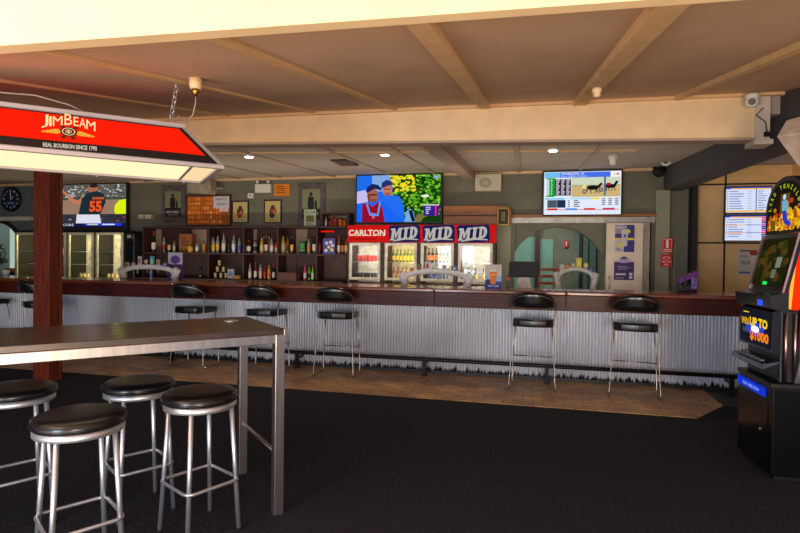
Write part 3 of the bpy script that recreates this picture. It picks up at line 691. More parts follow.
def draw_race(p):      # 660 x 370
    p.r(0, 0, 660, 370, E((226, 236, 250)), 0); p.r(5, 5, 570, 50, E((70, 110, 235)), 1); p.r(5, 5, 140, 50, E((110, 190, 240)), 1.3)
    p.text('CRANBOURNE - R6', 150, 10, 345, 26, E((245, 250, 255)), 2, .01); p.text('Pace 2080m Mobile', 150, 32, 370, 44, E((225, 235, 255)), 2)
    p.r(572, 5, 655, 50, E((250, 248, 250)), 1); p.text('1:48', 600, 16, 645, 38, E((200, 20, 30)), 2, .02)
    p.poly([(18, 52), (95, 52), (95, 215), (18, 215), (18, 205), (45, 200), (45, 65), (18, 60)], E((10, 160, 50)), 1)
    p.r(95, 62, 235, 205, E((34, 44, 60)), 1)
    for j in range(8):
        p.r(25, 66+j*17, 40, 78+j*17, E((170, 190, 180)), 1.5); p.text(str(j+1), 60, 66+j*17, 72, 78+j*17, E((240, 255, 240)), 2)
        for i in range(3): p.r(105+45*i, 66+j*17, 138+45*i-6*(j % 3), 77+j*17, E((205, 190, 205)), 2)
    p.r(240, 50, 655, 218, E((206, 216, 190)), 1); p.r(240, 122, 655, 218, E((206, 178, 120)), 1.4); p.r(240, 116, 655, 123, E((150, 156, 120)), 1.5)
    bk = E((20, 20, 26)); 
    # trotter with sulky, then a second horse
    p.ell(420, 140, 52, 20, bk, 2.2); p.poly([(455, 130), (490, 98), (505, 102), (496, 120), (470, 150)], bk, 2.3)
    for a, c in ((385, 360), (400, 410), (445, 475), (460, 440)): p.poly([(a-5, 150), (a+5, 150), (c+3, 190), (c-3, 190)], bk, 2.4)
    p.ell(352, 172, 20, 20, E((40, 40, 44)), 2.6); p.ell(352, 172, 14, 14, E((176, 160, 120)), 2.8); p.ell(350, 130, 16, 22, E((222, 222, 150)), 2.7)
    p.ell(490, 160, 20, 20, E((60, 60, 70)), 2.6); p.ell(490, 160, 14, 14, E((150, 140, 130)), 2.8)
    p.ell(570, 128, 46, 18, bk, 2.2); p.poly([(590, 125), (618, 82), (640, 94), (630, 104), (610, 140)], bk, 2.3); p.ell(555, 112, 22, 12, E((180, 20, 30)), 2.6)
    for a, c in ((540, 535), (555, 560), (590, 580), (600, 612)): p.poly([(a-4, 135), (a+4, 135), (c+3, 172), (c-3, 172)], bk, 2.4)
    p.r(516, 45, 532, 210, E((28, 46, 60)), 3); p.r(520, 45, 527, 210, E((90, 150, 180)), 3.4)
    p.r(10, 225, 180, 240, E((140, 210, 235)), 1); p.r(230, 225, 400, 240, E((170, 220, 240)), 1); p.r(400, 225, 485, 240, E((250, 220, 20)), 1)
    p.r(30, 243, 190, 310, E((110, 120, 135)), 1.5); p.r(120, 243, 190, 310, E((30, 50, 80)), 2)
    for j in range(4):
        p.r(38, 248+j*16, 110, 257+j*16, E((40, 44, 60)), 2); p.r(212, 246+j*16, 225, 257+j*16, E((120, 130, 150)), 2); p.r(262, 246+j*16, 300+14*(j % 2), 255+j*16, E((110, 110, 120)), 2)
        for i in range(3): p.r(500+55*i, 232+j*16, 530+55*i, 242+j*16, E((130, 130, 145)), 2)
    p.r(15, 325, 650, 330, E((220, 40, 60)), 1.5)
    for a, c, cc in ((30, 120, (226, 20, 30)), (190, 290, (90, 150, 230)), (350, 445, (226, 30, 60)), (510, 610, (200, 40, 90))): p.r(a, 315, c, 332, E(cc), 2)
tv(544, 171.5, 621, 214.5, YW-.14, 'large wall television showing harness racing with odds tables', draw_race, 660, 370)
def draw_base(p):      # 300 x 230 (visible right part), the rest runs left behind the post
    rr = random.Random(5)
    p.r(0, 0, 300, 230, E((96, 92, 84)), 0)
    for i in range(200):
        x, y = rr.uniform(5, 295), rr.uniform(4, 66); p.ell(x, y, rr.uniform(3, 6), rr.uniform(3, 5), E(rr.choice([(150, 160, 170), (60, 80, 100), (200, 200, 196), (90, 70, 60), (40, 50, 60)])), 1+(i % 2)*.3, 6)
    p.r(0, 66, 300, 78, E((60, 76, 60)), 1.2); p.r(0, 78, 300, 150, E((150, 120, 100)), 1.2)
    p.poly([(0, 78), (48, 74), (64, 150), (0, 150)], E((222, 240, 20)), 2); p.r(4, 90, 44, 100, E((240, 245, 220)), 2.4); p.ell(295, 118, 36, 44, E((222, 240, 20)), 1.5, 16) if False else p.poly([(300, 76), (276, 82), (262, 104), (258, 128), (262, 150), (300, 150)], E((222, 240, 20)), 2)
    p.r(0, 150, 300, 196, E((52, 50, 62)), 1.4)
    for i in range(40): p.ell(rr.uniform(4, 296), rr.uniform(156, 190), 6, 4, E(rr.choice([(40, 60, 120), (150, 60, 50), (30, 30, 34), (160, 150, 140)])), 2, 7)
    # fielder from behind, number 55
    p.poly([(122, 150), (205, 150), (212, 196), (118, 196)], E((220, 222, 232)), 3)
    p.poly([(128, 152), (140, 75), (160, 42), (196, 34), (222, 52), (228, 90), (208, 152)], E((30, 44, 52)), 3.3)
    p.ell(180, 22, 20, 22, E((170, 104, 80)), 3.2); p.ell(184, 8, 17, 9, E((40, 34, 32)), 3.4)
    p.poly([(140, 70), (128, 104), (96, 84), (78, 52), (66, 40), (78, 34), (96, 62), (126, 82), (146, 52)], E((196, 120, 90)), 3.6)
    p.ell(196, 66, 1, 1, E((0, 0, 0)), 3.6)
    [p.r(180+k*6, 65, 184+k*6, 76, E((240, 100, 30)), 4) for k in range(7)]; p.text('55', 168, 84, 214, 138, E((250, 84, 20)), 4, .04)
    p.r(0, 196, 300, 214, E((24, 22, 60)), 2); p.r(150, 196, 285, 208, E((40, 60, 220)), 2.4); p.text('LIVE SCORE', 30, 198, 110, 210, E((220, 224, 240)), 3); p.r(160, 199, 200, 205, E((200, 220, 120)), 3); p.r(215, 199, 260, 205, E((220, 220, 240)), 3)
    p.r(0, 214, 300, 230, E((26, 20, 22)), 2); p.text('ESPN', 12, 200, 24, 212, E((250, 190, 60)), 3)
tv(45, 184.5, 126, 230, YW-.14, 'large wall television showing baseball player number 55, behind the post', draw_base, 300, 230)
def draw_tab(p, seedv, right):    # 280 x 175
    p.r(0, 0, 280, 175, E((214, 224, 250)), 0)
    p.r(0, 0, 280, 14, E((40, 70, 180)), 1); p.r(30, 8, 280, 16, E((250, 180, 20)), 1.4)
    rr = random.Random(seedv)
    for j in range(8):
        y = 26+j*17; p.r(6, y, 14, y+7, E((220, 90, 60)), 1.5); p.r(20, y, 20+rr.uniform(50, 100), y+6, E((120, 130, 190)), 1.5); p.r(135, y, 160, y+5, E((170, 180, 215)), 1.5)
    if right:
        p.r(186, 14, 191, 175, E((20, 24, 60)), 2)
        for j in range(9): p.r(200, 26+j*16, 200+rr.uniform(30, 60), 32+j*16, E((130, 140, 190)), 1.5)
        p.r(0, 160, 280, 170, E((248, 184, 30)), 2)
    else:
        cs = [(250, 40, 200), (230, 60, 60), (60, 80, 160), (250, 40, 220), (60, 70, 140), (50, 60, 140), (250, 50, 210), (240, 50, 80), (50, 80, 150), (60, 80, 200), (230, 60, 60)]
        for j in range(11): p.r(222, 12+j*14.6, 258, 24+j*14.6, E(cs[j]), 2)
        for y in (64, 118): p.r(0, y, 130, y+5, E((248, 170, 60)), 2); p.r(130, y, 222, y+4, E((60, 90, 180)), 2)
tv(726, 187, 771, 212.5, YW-.08, 'upper race odds screen on the gold wall panel', lambda p: draw_tab(p, 1, True), 280, 175, .014, 'race odds screens on the gold wall')
tv(725, 215.5, 771, 240.5, YW-.08, 'lower race odds screen with coloured squares on the gold wall panel', lambda p: draw_tab(p, 2, False), 280, 175, .014, 'race odds screens on the gold wall')

# ================================================================== WALL-HUNG THINGS
def board(name, x0, y0, x1, y1, Y, label, cat, base, draw=None, t=.02, frame=None, fw=.02, w=None, h=None, group=None, framename='frame', wallY=None):
    """a flat framed thing: backing box, optional frame, artwork"""
    X0, X1, Z0, Z1 = rect(x0, y0, x1, y1, Y)
    th = thing(name, label, cat, ((X0+X1)/2, Y+t, Z0), 0, group)
    p = Pic((X0, Y, Z1), (X1-X0, 0, 0), (0, 0, Z0-Z1), (0, -1, 0), w or 100, h or 100, .0012)
    p.box(X0, X1, Y, Y+t, Z0, Z1, base)
    if draw: draw(p)
    finish(p, 'face', th, fix=False)
    if frame:
        b = B()
        for q in ((X0-fw, X1+fw, Z1, Z1+fw), (X0-fw, X1+fw, Z0-fw, Z0), (X0-fw, X0, Z0, Z1), (X1, X1+fw, Z0, Z1)): b.box(q[0], q[1], Y-.008, Y+t-.001, q[2], q[3], frame, .002)
        finish(b, framename, th)
    return th
YF2 = YW-.022
# clock
X0, X1, Z0, Z1 = rect(-1, 188, 21, 210, YW-.05); r = (X1-X0)/2*.92; cxx, czz = (X0+X1)/2, (Z0+Z1)/2
ck = thing('wall_clock', 'round dark blue wall clock above the left arch', 'clock', (cxx, YW, czz-r))
b = B(); b.lathe([(.001, 0), (r, 0), (r, .035), (r*.9, .05), (r*.88, .03), (.001, .03)], black, 32, (cxx, YW-.001, czz), 'y'); finish(b, 'case', ck)
p = Pic((cxx-r, YW-.032, czz+r), (2*r, 0, 0), (0, 0, -2*r), (0, -1, 0), 100, 100)
p.ell(50, 50, 43, 43, M('navy_dial', (24, 32, 60), .3), 0, 32)
for k in range(12):
    a = math.radians(30*k); p.text(str((k-1) % 12+1) if k else '12', 50+34*math.sin(a)-4, 50-34*math.cos(a)-4, 50+34*math.sin(a)+4, 50-34*math.cos(a)+4, flat((206, 210, 220)), 1, .02)
p.poly([(48, 50), (46, 22), (50, 18), (52, 50)], white, 2); p.poly([(49, 52), (62, 40), (64, 42), (51, 54)], white, 2); p.r(34, 62, 66, 70, flat((110, 130, 190)), 1)
finish(p, 'dial', ck, fix=False)
# two tall figure posters
def fig_poster(p):
    p.r(0, 0, 100, 100, M('rustic_grey_timber', (92, 80, 82), .8, var=.3, scale=12), .5)
    p.r(16, 14, 82, 84, flat((126, 132, 96)), 1); p.r(16, 60, 82, 84, flat((22, 22, 22)), 1.5); d_ = flat((18, 18, 20))
    p.ell(48, 26, 6, 5, d_, 2); p.poly([(38, 32), (58, 32), (60, 50), (56, 64), (40, 64), (36, 50)], d_, 2); p.ell(66, 44, 4, 3.4, d_, 2); p.r(62, 47, 70, 64, d_, 2)
    p.text('BROTHERS', 22, 68, 76, 74, flat((190, 190, 180)), 2.5, .02); p.text('IN ARMS', 28, 76, 70, 81, flat((180, 180, 170)), 2.5)
board('wall_poster', 161.5, 186, 185, 222.5, YF2, 'rustic-framed poster of a standing figure left of the orange ticket board', 'poster', MATS.get('rustic_grey_timber') or flat((92, 80, 82)), fig_poster, group='rustic-framed figure posters')
board('wall_poster', 298, 183, 325, 226, YF2, 'rustic-framed poster of a standing figure beside the golf television', 'poster', MATS['rustic_grey_timber'], fig_poster, group='rustic-framed figure posters')
# orange ticket board
def tickets(p):
    p.r(0, 0, 100, 100, M('cork', (150, 82, 30), .8), .5)
    rr = random.Random(4)
    for j in range(6):
        for i in range(13):
            if i > 10 and j > 2: continue
            x = 3+i*7.2; y = 4+j*15.6; p.r(x, y, x+6, y+12, flat(rr.choice([(222, 120, 24), (204, 96, 14), (236, 142, 44)])), 1)
    nt_ = flat((206, 200, 206)); p.r(62, 2, 98, 42, nt_, 2); p.text('RAFFLE', 67, 8, 92, 16, flat((80, 76, 84)), 3, .01); p.text('FRIDAY', 70, 24, 92, 33, flat((80, 76, 84)), 3, .01); p.r(76, 40, 96, 54, flat((222, 196, 200)), 2.4); p.text('$2', 82, 43, 91, 51, flat((200, 70, 60)), 3)
board('ticket_board', 187, 196, 230, 225, YF2-.02, 'board covered in rows of small orange tickets with white notes', 'notice board', flat((150, 82, 30)), tickets, frame=flat((24, 18, 16)), fw=.018)
def vint(k):
    def f(p):
        p.r(0, 0, 100, 100, flat((196, 176, 110)), .5); p.ell(50, 30, 14, 11, flat((90, 40, 26)), 1.5)
        p.ell(50, 48, 24, 18, flat((54, 46, 30) if k else (140, 56, 40)), 1); p.ell(46, 66, 18, 16, flat((160, 60, 36) if k else (60, 50, 40)), 1.3); p.text('VINTAGE', 20, 88, 80, 95, flat((70, 40, 26)), 2)
        p.ell(58, 52, 8, 10, flat((190, 120, 70)), 2)
    return f
board('framed_print', 233, 202, 247.5, 222, YF2, 'small black-framed cream print next to the ticket board', 'picture', flat((196, 176, 110)), vint(1), frame=black, fw=.02, group='small framed prints')
board('framed_print', 265, 201, 280.5, 222, YF2, 'small black-framed cream print below the orange notice', 'picture', flat((196, 176, 110)), vint(0), frame=black, fw=.02, group='small framed prints')
board('notice', 274, 184, 289.5, 196, YF2+.012, 'bright orange paper notice beside the emergency light', 'notice', flat((226, 132, 22)), lambda p: p.lines(14, 18, 86, 84, 4, flat((120, 66, 16)), 1, 3, .4), t=.004)
board('menu_card', 304, 209.5, 316, 227, YF2-.03, 'small green and white card in front of the rustic poster', 'card', flat((206, 210, 190)),
      lambda p: (p.r(8, 6, 92, 22, flat((70, 120, 70)), 1), p.r(18, 34, 82, 72, flat((110, 130, 60)), 1), p.text('XXXX', 16, 8, 84, 20, white, 2, .02), p.lines(14, 78, 86, 96, 2, flat((60, 110, 70)), 1)), t=.006)
# emergency light
X0, X1, Z0, Z1 = rect(255, 184, 270.5, 192.5, YW-.06)
em = thing('emergency_light', 'white emergency light box with two small lamp heads', 'emergency light', ((X0+X1)/2, YW, Z0))
b = B(); b.box(X0, X1, YW-.07, YW-.001, Z0, Z1, white, .008); finish(b, 'housing', em)
for x in (X0+.05, X1-.05):
    b = B(); b.lathe([(.001, -.02), (.022, -.02), (.03, .02), (.02, .03), (.001, .03)], white, 14, (x, YW-.05, Z1+.045), 'y'); b.box(x-.006, x+.006, YW-.05, YW-.04, Z1-.002, Z1+.03, white); finish(b, 'lamp_head', em)
def small_box(name, x0, y0, x1, y1, t, m, label, cat, Y=None, detail=None):
    Yb = (Y or YW); X0, X1, Z0, Z1 = rect(x0, y0, x1, y1, Yb-t)
    th = thing(name, label, cat, ((X0+X1)/2, Yb, Z0)); b = B(); b.box(X0, X1, Yb-t, Yb-.001, Z0, Z1, m, .006); finish(b, 'housing', th)
    if detail: detail(th, X0, X1, Z0, Z1, Yb-t)
    return th
def lens(th, X0, X1, Z0, Z1, Yf):
    b = B(); b.lathe([(.001, 0), (.014, 0), (.012, .01), (.001, .012)], black, 12, ((X0+X1)/2, Yf, (Z0+Z1)/2), 'y'); finish(b, 'sensor_eye', th)
small_box('motion_sensor', 247.5, 193, 253, 198, .05, white, 'small square white motion sensor left of the emergency light', 'sensor', detail=lens)
small_box('motion_sensor', 143.5, 177.5, 149, 181.5, .05, black, 'tiny dark sensor under the ceiling right of the baseball television', 'sensor', detail=lens)
small_box('wall_lamp', 138, 214.5, 151, 219, .12, M('tan_plastic', (186, 166, 130), .5), 'small tan wall fitting above the black coffee machine', 'wall fitting', detail=lens)
def grille(th, X0, X1, Z0, Z1, Yf):
    p = Pic((X0, Yf, Z1), (X1-X0, 0, 0), (0, 0, Z0-Z1), (0, -1, 0), 100, 100); p.r(5, 8, 95, 92, flat((196, 184, 160)), 1); p.ell(40, 52, 24, 30, flat((160, 148, 126)), 2, 24); p.ell(40, 52, 10, 13, flat((176, 164, 142)), 3, 20)
    finish(p, 'grille', th, fix=False)
small_box('wall_speaker', 475, 174, 501, 190.5, .2, offwhite, 'cream wall speaker under the ceiling right of the golf television', 'speaker', detail=grille)
# tilted cream speaker behind the canopy light
X0, X1, Z0, Z1 = rect(190, 181, 214, 194.5, YW-.2)
sp = thing('wall_speaker', 'cream wall speaker on an arm above the orange ticket board', 'speaker', ((X0+X1)/2, YW, Z0))
b = B(); b.prism([(X0, Z1-.02), (X0+.03, Z0+.03), (X1-.06, Z0), (X1, Z0+.06), (X1-.02, Z1)], YW-.3, YW-.08, M('taupe_plastic', (160, 146, 124), .6)); finish(b, 'cabinet', sp)
b = B(); b.tube([(X1-.03, YW-.12, (Z0+Z1)/2), (X1+.06, YW-.06, (Z0+Z1)/2), (X1+.09, YW-.001, (Z0+Z1)/2)], .025, MATS['taupe_plastic'], 8); finish(b, 'arm', sp)
# honour board box of golden timber
X0, X1, Z0, Z1 = rect(444, 206, 511, 225, YW-.25)
hb = thing('timber_cabinet', 'long golden timber roof box above the coolers right of the golf television', 'cabinet', ((X0+X1)/2, YW, Z0))
b = B(); b.prism([(X0, Z0), (X1, Z0), (X1, Z1-.1), (X1-.03, Z1-.03), (X1-.1, Z1), (X0, Z1)], YW-.3, YW-.001, lightwood); finish(b, 'cabinet_body', hb)
b = B(); b.box(X0, X1-.05, YW-.306, YW-.3, (Z0+Z1)/2-.012, (Z0+Z1)/2+.006, M('dark_timber_groove', (60, 36, 14), .6)); finish(b, 'front_groove', hb)
board('framed_photo', 498.5, 209, 508, 224, YW-.34, 'small gold and black framed picture at the end of the golden timber box', 'picture', flat((44, 30, 18)), lambda p: p.r(30, 20, 70, 80, flat((120, 96, 50)), 1), t=.03, frame=M('old_gold', (150, 112, 40), .4, .5), fw=.02)
# white cool room door with posters
X0, X1, Z0, Z1 = rect(606, 221.5, 643, 291, YW-.3)
fr = thing('tall_white_fridge', 'tall cream fridge with purple posters right of the arch', 'fridge', ((X0+X1)/2, YW-.17, 0))
b = B(); b.box(X0, X1+.1, YW-.26, YW-.13, 0, Z1-.02, M('aged_white_side', (150, 142, 128), .5)); finish(b, 'cabinet', fr)
b = B(); b.box(X0, X1, YW-.31, YW-.262, .12, Z1-.02, M('cream_white_enamel', (214, 196, 174), .4, var=.05), .008); dr = finish(b, 'door', fr)
b = B(); b.tube([(X0+.05, YW-.315, 1.0), (X0+.05, YW-.345, 1.03), (X0+.05, YW-.345, 1.2), (X0+.05, YW-.315, 1.23)], .008, chrome, 8); finish(b, 'handle', dr)
def promo1(p):
    p.r(0, 0, 100, 100, flat((50, 44, 120)), .5); p.r(0, 0, 50, 32, flat((140, 132, 160)), .8); p.r(0, 50, 46, 100, flat((188, 176, 180)), .8); p.poly([(32, 18), (68, 14), (62, 78), (38, 80)], flat((196, 190, 186)), 1.5)
    p.r(44, 34, 56, 46, flat((60, 80, 170)), 2); p.text('GREEN UP', 4, 4, 60, 14, flat((216, 210, 226)), 2, .02); p.ell(70, 24, 9, 7, flat((222, 200, 30)), 2); p.r(0, 48, 30, 54, flat((222, 200, 30)), 2.2); p.r(66, 48, 98, 56, flat((222, 200, 30)), 2.2); p.ell(30, 74, 13, 7, flat((226, 196, 40)), 2.4); p.lines(6, 86, 40, 98, 2, flat((110, 100, 140)), 2)
board('promo_poster', 615, 225, 634.5, 252, YW-.312, 'purple and yellow drink poster, upper one on the cream fridge', 'poster', flat((50, 44, 120)), promo1, t=.002, group='posters on the cream fridge')
def promo2(p):
    p.r(0, 0, 100, 100, flat((214, 196, 174)), .2); p.r(0, 24, 100, 100, flat((58, 26, 92)), .6); p.ell(50, 18, 34, 12, flat((150, 120, 176)), 1); p.ell(50, 12, 16, 10, flat((66, 30, 110)), 1.5); p.text('TICKETS', 14, 12, 86, 26, flat((206, 196, 220)), 2, .03)
    p.lines(18, 42, 84, 60, 3, flat((150, 130, 180)), 1.4, 8, .4); p.r(8, 72, 60, 80, flat((196, 186, 212)), 1.4); p.r(76, 70, 92, 80, flat((206, 200, 216)), 1.4); p.r(76, 84, 92, 94, flat((206, 200, 216)), 1.4); p.r(8, 90, 50, 93, flat((170, 150, 190)), 1.4)
board('promo_poster', 614, 256, 634, 280, YW-.312, 'dark purple promotional poster, lower one on the cream fridge', 'poster', flat((58, 26, 92)), promo2, t=.002, group='posters on the cream fridge')
b = B(); p = None
def hyd(p): p.r(0, 0, 100, 100, flat((212, 20, 28)), .5); p.r(6, 6, 94, 94, flat((230, 200, 196)), .8); p.r(10, 10, 90, 90, flat((206, 22, 26)), 1.2); p.r(38, 18, 62, 70, flat((236, 226, 220)), 2); p.r(43, 12, 57, 18, flat((236, 226, 220)), 2); p.r(20, 78, 80, 84, flat((236, 226, 220)), 2)
board('fire_extinguisher_sign', 662, 238, 672.5, 252.5, YW-.135, 'red fire extinguisher sign with white cylinder symbol on the pillar', 'sign', flat((206, 22, 26)), hyd, t=.005)
def hose(p): p.r(0, 0, 100, 100, flat((206, 30, 30)), .5); p.ell(50, 28, 34, 12, flat((230, 190, 180)), 1); p.ell(50, 30, 22, 8, flat((206, 30, 30)), 2); p.text('FIRE HOSE', 10, 50, 90, 64, flat((236, 210, 200)), 2, .02); p.text('REEL', 30, 74, 70, 88, flat((236, 210, 200)), 2, .02)
board('fire_sign', 660.5, 254.5, 672, 267, YW-.135, 'red fire sign with white lettering, lower one on the pillar', 'sign', flat((206, 30, 30)), hose, t=.005)
board('narrow_tag', 655.5, 258, 657.5, 272, YW-.08, 'narrow red strip on the pillar left edge beside the fire signs', 'strip', flat((170, 36, 34)), lambda p: p.text('PULL', 10, 10, 90, 90, flat((120, 20, 20)), 1), t=.005)
b = B(); X0, X1, Z0, Z1 = rect(673.6, 245, 675, 275, YW-.02); b.box(X0, X1, YW-.02, YW-.001, Z0-.3, Z1, flat((150, 142, 118))); struct(b, 'trim_15')
def wp(p): p.r(0, 0, 100, 100, flat((200, 192, 184)), .5); p.r(6, 4, 60, 10, flat((120, 80, 76)), 1); p.r(58, 4, 96, 24, flat((170, 56, 44)), 1); p.lines(8, 24, 60, 34, 2, flat((130, 110, 110)), 1); p.text('TAB $50', 10, 44, 60, 60, flat((90, 80, 84)), 1, .01); p.r(4, 86, 60, 92, flat((70, 90, 150)), 1)
board('paper_sign', 738.5, 249, 758, 275.5, YF2+.01, 'white and red paper notice on the gold wall beside the gaming machine', 'notice', flat((200, 192, 184)), wp, t=.004)

# ================================================================== COOLERS
def cooler(doors, y0, y1, Yf, yb, label, frame_m, body_m, glow, es, shelves, name='display_cooler', extra=None, post=.0):
    """doors: list of (px0, px1)"""
    X0 = rect(doors[0][0], y0, doors[0][0]+1, y1, Yf)[0]; X1 = rect(doors[-1][1]-1, y0, doors[-1][1], y1, Yf)[1]
    Z1 = atY((doors[0][0]+doors[-1][1])/2, y0, Yf).z; Z0 = atY((doors[0][0]+doors[-1][1])/2, y1, Yf).z
    th = thing(name, label, 'cooler', ((X0+X1)/2, (Yf+yb)/2, 0))
    b = B(); e = .04
    b.box(X0-e, X1+e, Yf+.03, yb, 0, Z0-.05, body_m); b.box(X0-e, X1+e, Yf+.03, yb, Z1+.0, Z1+.04, body_m)
    b.box(X0-e, X1+e, yb-.03, yb, Z0-.05, Z1, offwhite)
    edges = []
    for i, (a, c) in enumerate(doors):
        xa = atY(a, (y0+y1)/2, Yf).x; xb = atY(c, (y0+y1)/2, Yf).x; edges.append((xa, xb))
    b.box(X0-e, edges[0][0]+.01, Yf+.03, yb-.03, Z0-.05, Z1, body_m); b.box(edges[-1][1]-.01, X1+e, Yf+.03, yb-.03, Z0-.05, Z1, body_m)
    for i in range(len(edges)-1): b.box(edges[i][1]-.01, edges[i+1][0]+.01, Yf+.03, yb-.03, Z0-.05, Z1, body_m)
    finish(b, 'cabinet', th)
    for i, (xa, xb) in enumerate(edges):
        b = B(); f = .045
        b.box(xa, xa+f, Yf, Yf+.03, Z0, Z1, frame_m, .004); b.box(xb-f, xb, Yf, Yf+.03, Z0, Z1, frame_m, .004); b.box(xa+f, xb-f, Yf, Yf+.03, Z1-f, Z1, frame_m, .004); b.box(xa+f, xb-f, Yf, Yf+.03, Z0, Z0+f, frame_m, .004)
        d_ = finish(b, 'door', th)
        b = B(); b.add([(xa+f, Yf+.014, Z0+f), (xb-f, Yf+.014, Z0+f), (xb-f, Yf+.014, Z1-f), (xa+f, Yf+.014, Z1-f)], [(0, 1, 2, 3)], pane('cooler_glass')); finish(b, 'glass_pane', d_, fix=False)
        b = B(); b.tube([(xb-f/2, Yf-.002, (Z0+Z1)/2+.02), (xb-f/2, Yf-.03, (Z0+Z1)/2+.04), (xb-f/2, Yf-.03, (Z0+Z1)/2+.16), (xb-f/2, Yf-.002, (Z0+Z1)/2+.18)], .007, chrome, 6); finish(b, 'handle', d_)
        b = B(); g = glow[i % len(glow)]
        b.box(xa+f, xb-f, yb-.036, yb-.03, Z0, Z1-.02, M('cooler_liner', (214, 210, 190), .5)); b.box(xb-.03, xb-.012, Yf+.05, Yf+.075, Z0+.05, Z1-.06, E(g, es)); b.box(xa+f, xb-f, Yf+.05, Yf+.08, Z1-.035, Z1-.01, E(g, es)); finish(b, 'light_tube', th)
        for s in shelves:
            z = Z0+(Z1-Z0)*s; b = B()
            for k in range(5): b.tube([(xa+.02, Yf+.08+k*.08, z), (xb-.02, Yf+.08+k*.08, z)], .004, chrome, 5)
            for k in range(6): x = xa+.04+(xb-xa-.08)*k/5; b.tube([(x, Yf+.08, z), (x, Yf+.4, z)], .003, chrome, 5)
            finish(b, 'wire_shelf', th)
    return th, edges, Z0, Z1
cool_w = M('cooler_white_frame', (214, 206, 190), .45); 
YC = 8.66
bigc, BE, BZ0, BZ1 = cooler([(349, 380), (384.5, 416.5), (420.5, 453.5), (458, 492.5)], 243, 281, YC, YW-.02, 'four-door glass drinks cooler under the red and blue beer header', cool_w, darkwood,
                            [(255, 244, 224), (255, 226, 130), (255, 238, 180), (255, 250, 240)], 30, [.0, .48])
# header sign
X0, X1, Z0, Z1 = rect(347.5, 225, 496, 242.5, YC-.06)
hs = thing('cooler_header_sign', 'red and blue beer header sign along the cooler top', 'sign', ((X0+X1)/2, YC-.03, Z0))
b = B(); b.box(X0, X1+.02, YC-.055, YC+.025, Z0, Z1, M('dark_red_box', (90, 16, 18), .5)); finish(b, 'sign_box', hs)
p = Pic((X0, YC-.056, Z1), (X1-X0, 0, 0), (0, 0, Z0-Z1), (0, -1, 0), 1490, 175, .0015)
red_s, navy, silver = E((214, 26, 22), .85), E((22, 38, 92), .7), E((198, 188, 180), .85)
p.r(0, 0, 1490, 175, red_s, 1)
p.text('CARLTON', 12, 46, 398, 108, E((240, 222, 200), .9), 3, .03)
for x0_, x1_ in ((22, 60), (88, 140), (150, 200), (218, 262), (270, 318), (330, 352), (372, 396)): p.r(x0_-6, 103, x1_-8, 109, E((240, 222, 200), .9), 3)
p.r(20, 136, 300, 146, E((150, 14, 14), .8), 2)
def block_mid(x):
    sh = lambda pts: [(x+20+(a-30)*1.12+(100-c)*.12, 88+(c-88)*1.18-(a-140)*.10-2) for a, c in pts]
    p.poly([(x, 18), (x+30, 4), (x+300, 0), (x+318, 20), (x+322, 140), (x+310, 168), (x+26, 175), (x+10, 150)], navy, 2)
    p.poly([(x+36, 168), (x+60, 150), (x+180, 132), (x+300, 140), (x+300, 150), (x+180, 146)], silver, 2.5)
    M_ = [(30, 138), (30, 124), (38, 124), (38, 52), (28, 52), (28, 36), (66, 36), (82, 84), (98, 36), (136, 36), (136, 52), (126, 52), (126, 124), (136, 124), (136, 138), (94, 138), (94, 124), (101, 124), (101, 72), (84, 124), (76, 124), (62, 74), (62, 124), (68, 124), (68, 138)]
    I_ = [(144, 138), (144, 124), (154, 124), (154, 52), (144, 52), (144, 36), (190, 36), (190, 52), (180, 52), (180, 124), (190, 124), (190, 138)]
    p.poly(sh(M_), silver, 3); p.poly(sh(I_), silver, 3)
    p.poly(sh([(198, 36), (236, 36), (262, 50), (272, 74), (272, 100), (262, 124), (236, 138), (198, 138), (198, 124), (207, 124), (207, 52), (198, 52)]), silver, 3)
    p.poly(sh([(230, 56), (242, 64), (246, 78), (246, 96), (242, 112), (230, 120)]), navy, 3.5)
block_mid(432); block_mid(775); block_mid(1112)
for x_ in (745, 1118): p.r(x_, 0, x_+1, 1, red_s, 2)
finish(p, 'sign_face', hs, fix=False)
# slim left coolers
leftc, LE, LZ0, LZ1 = cooler([(15, 44), (47, 65.5), (67.5, 93), (95.5, 122.5)], 232.5, 280, 8.7, YW-.02, 'black row of glass-door coolers with pale yellow light, left side behind the post', M('aged_cream_frame', (204, 198, 166), .5), black,
                           [(255, 240, 178)], 36, [.02, .33, .6])
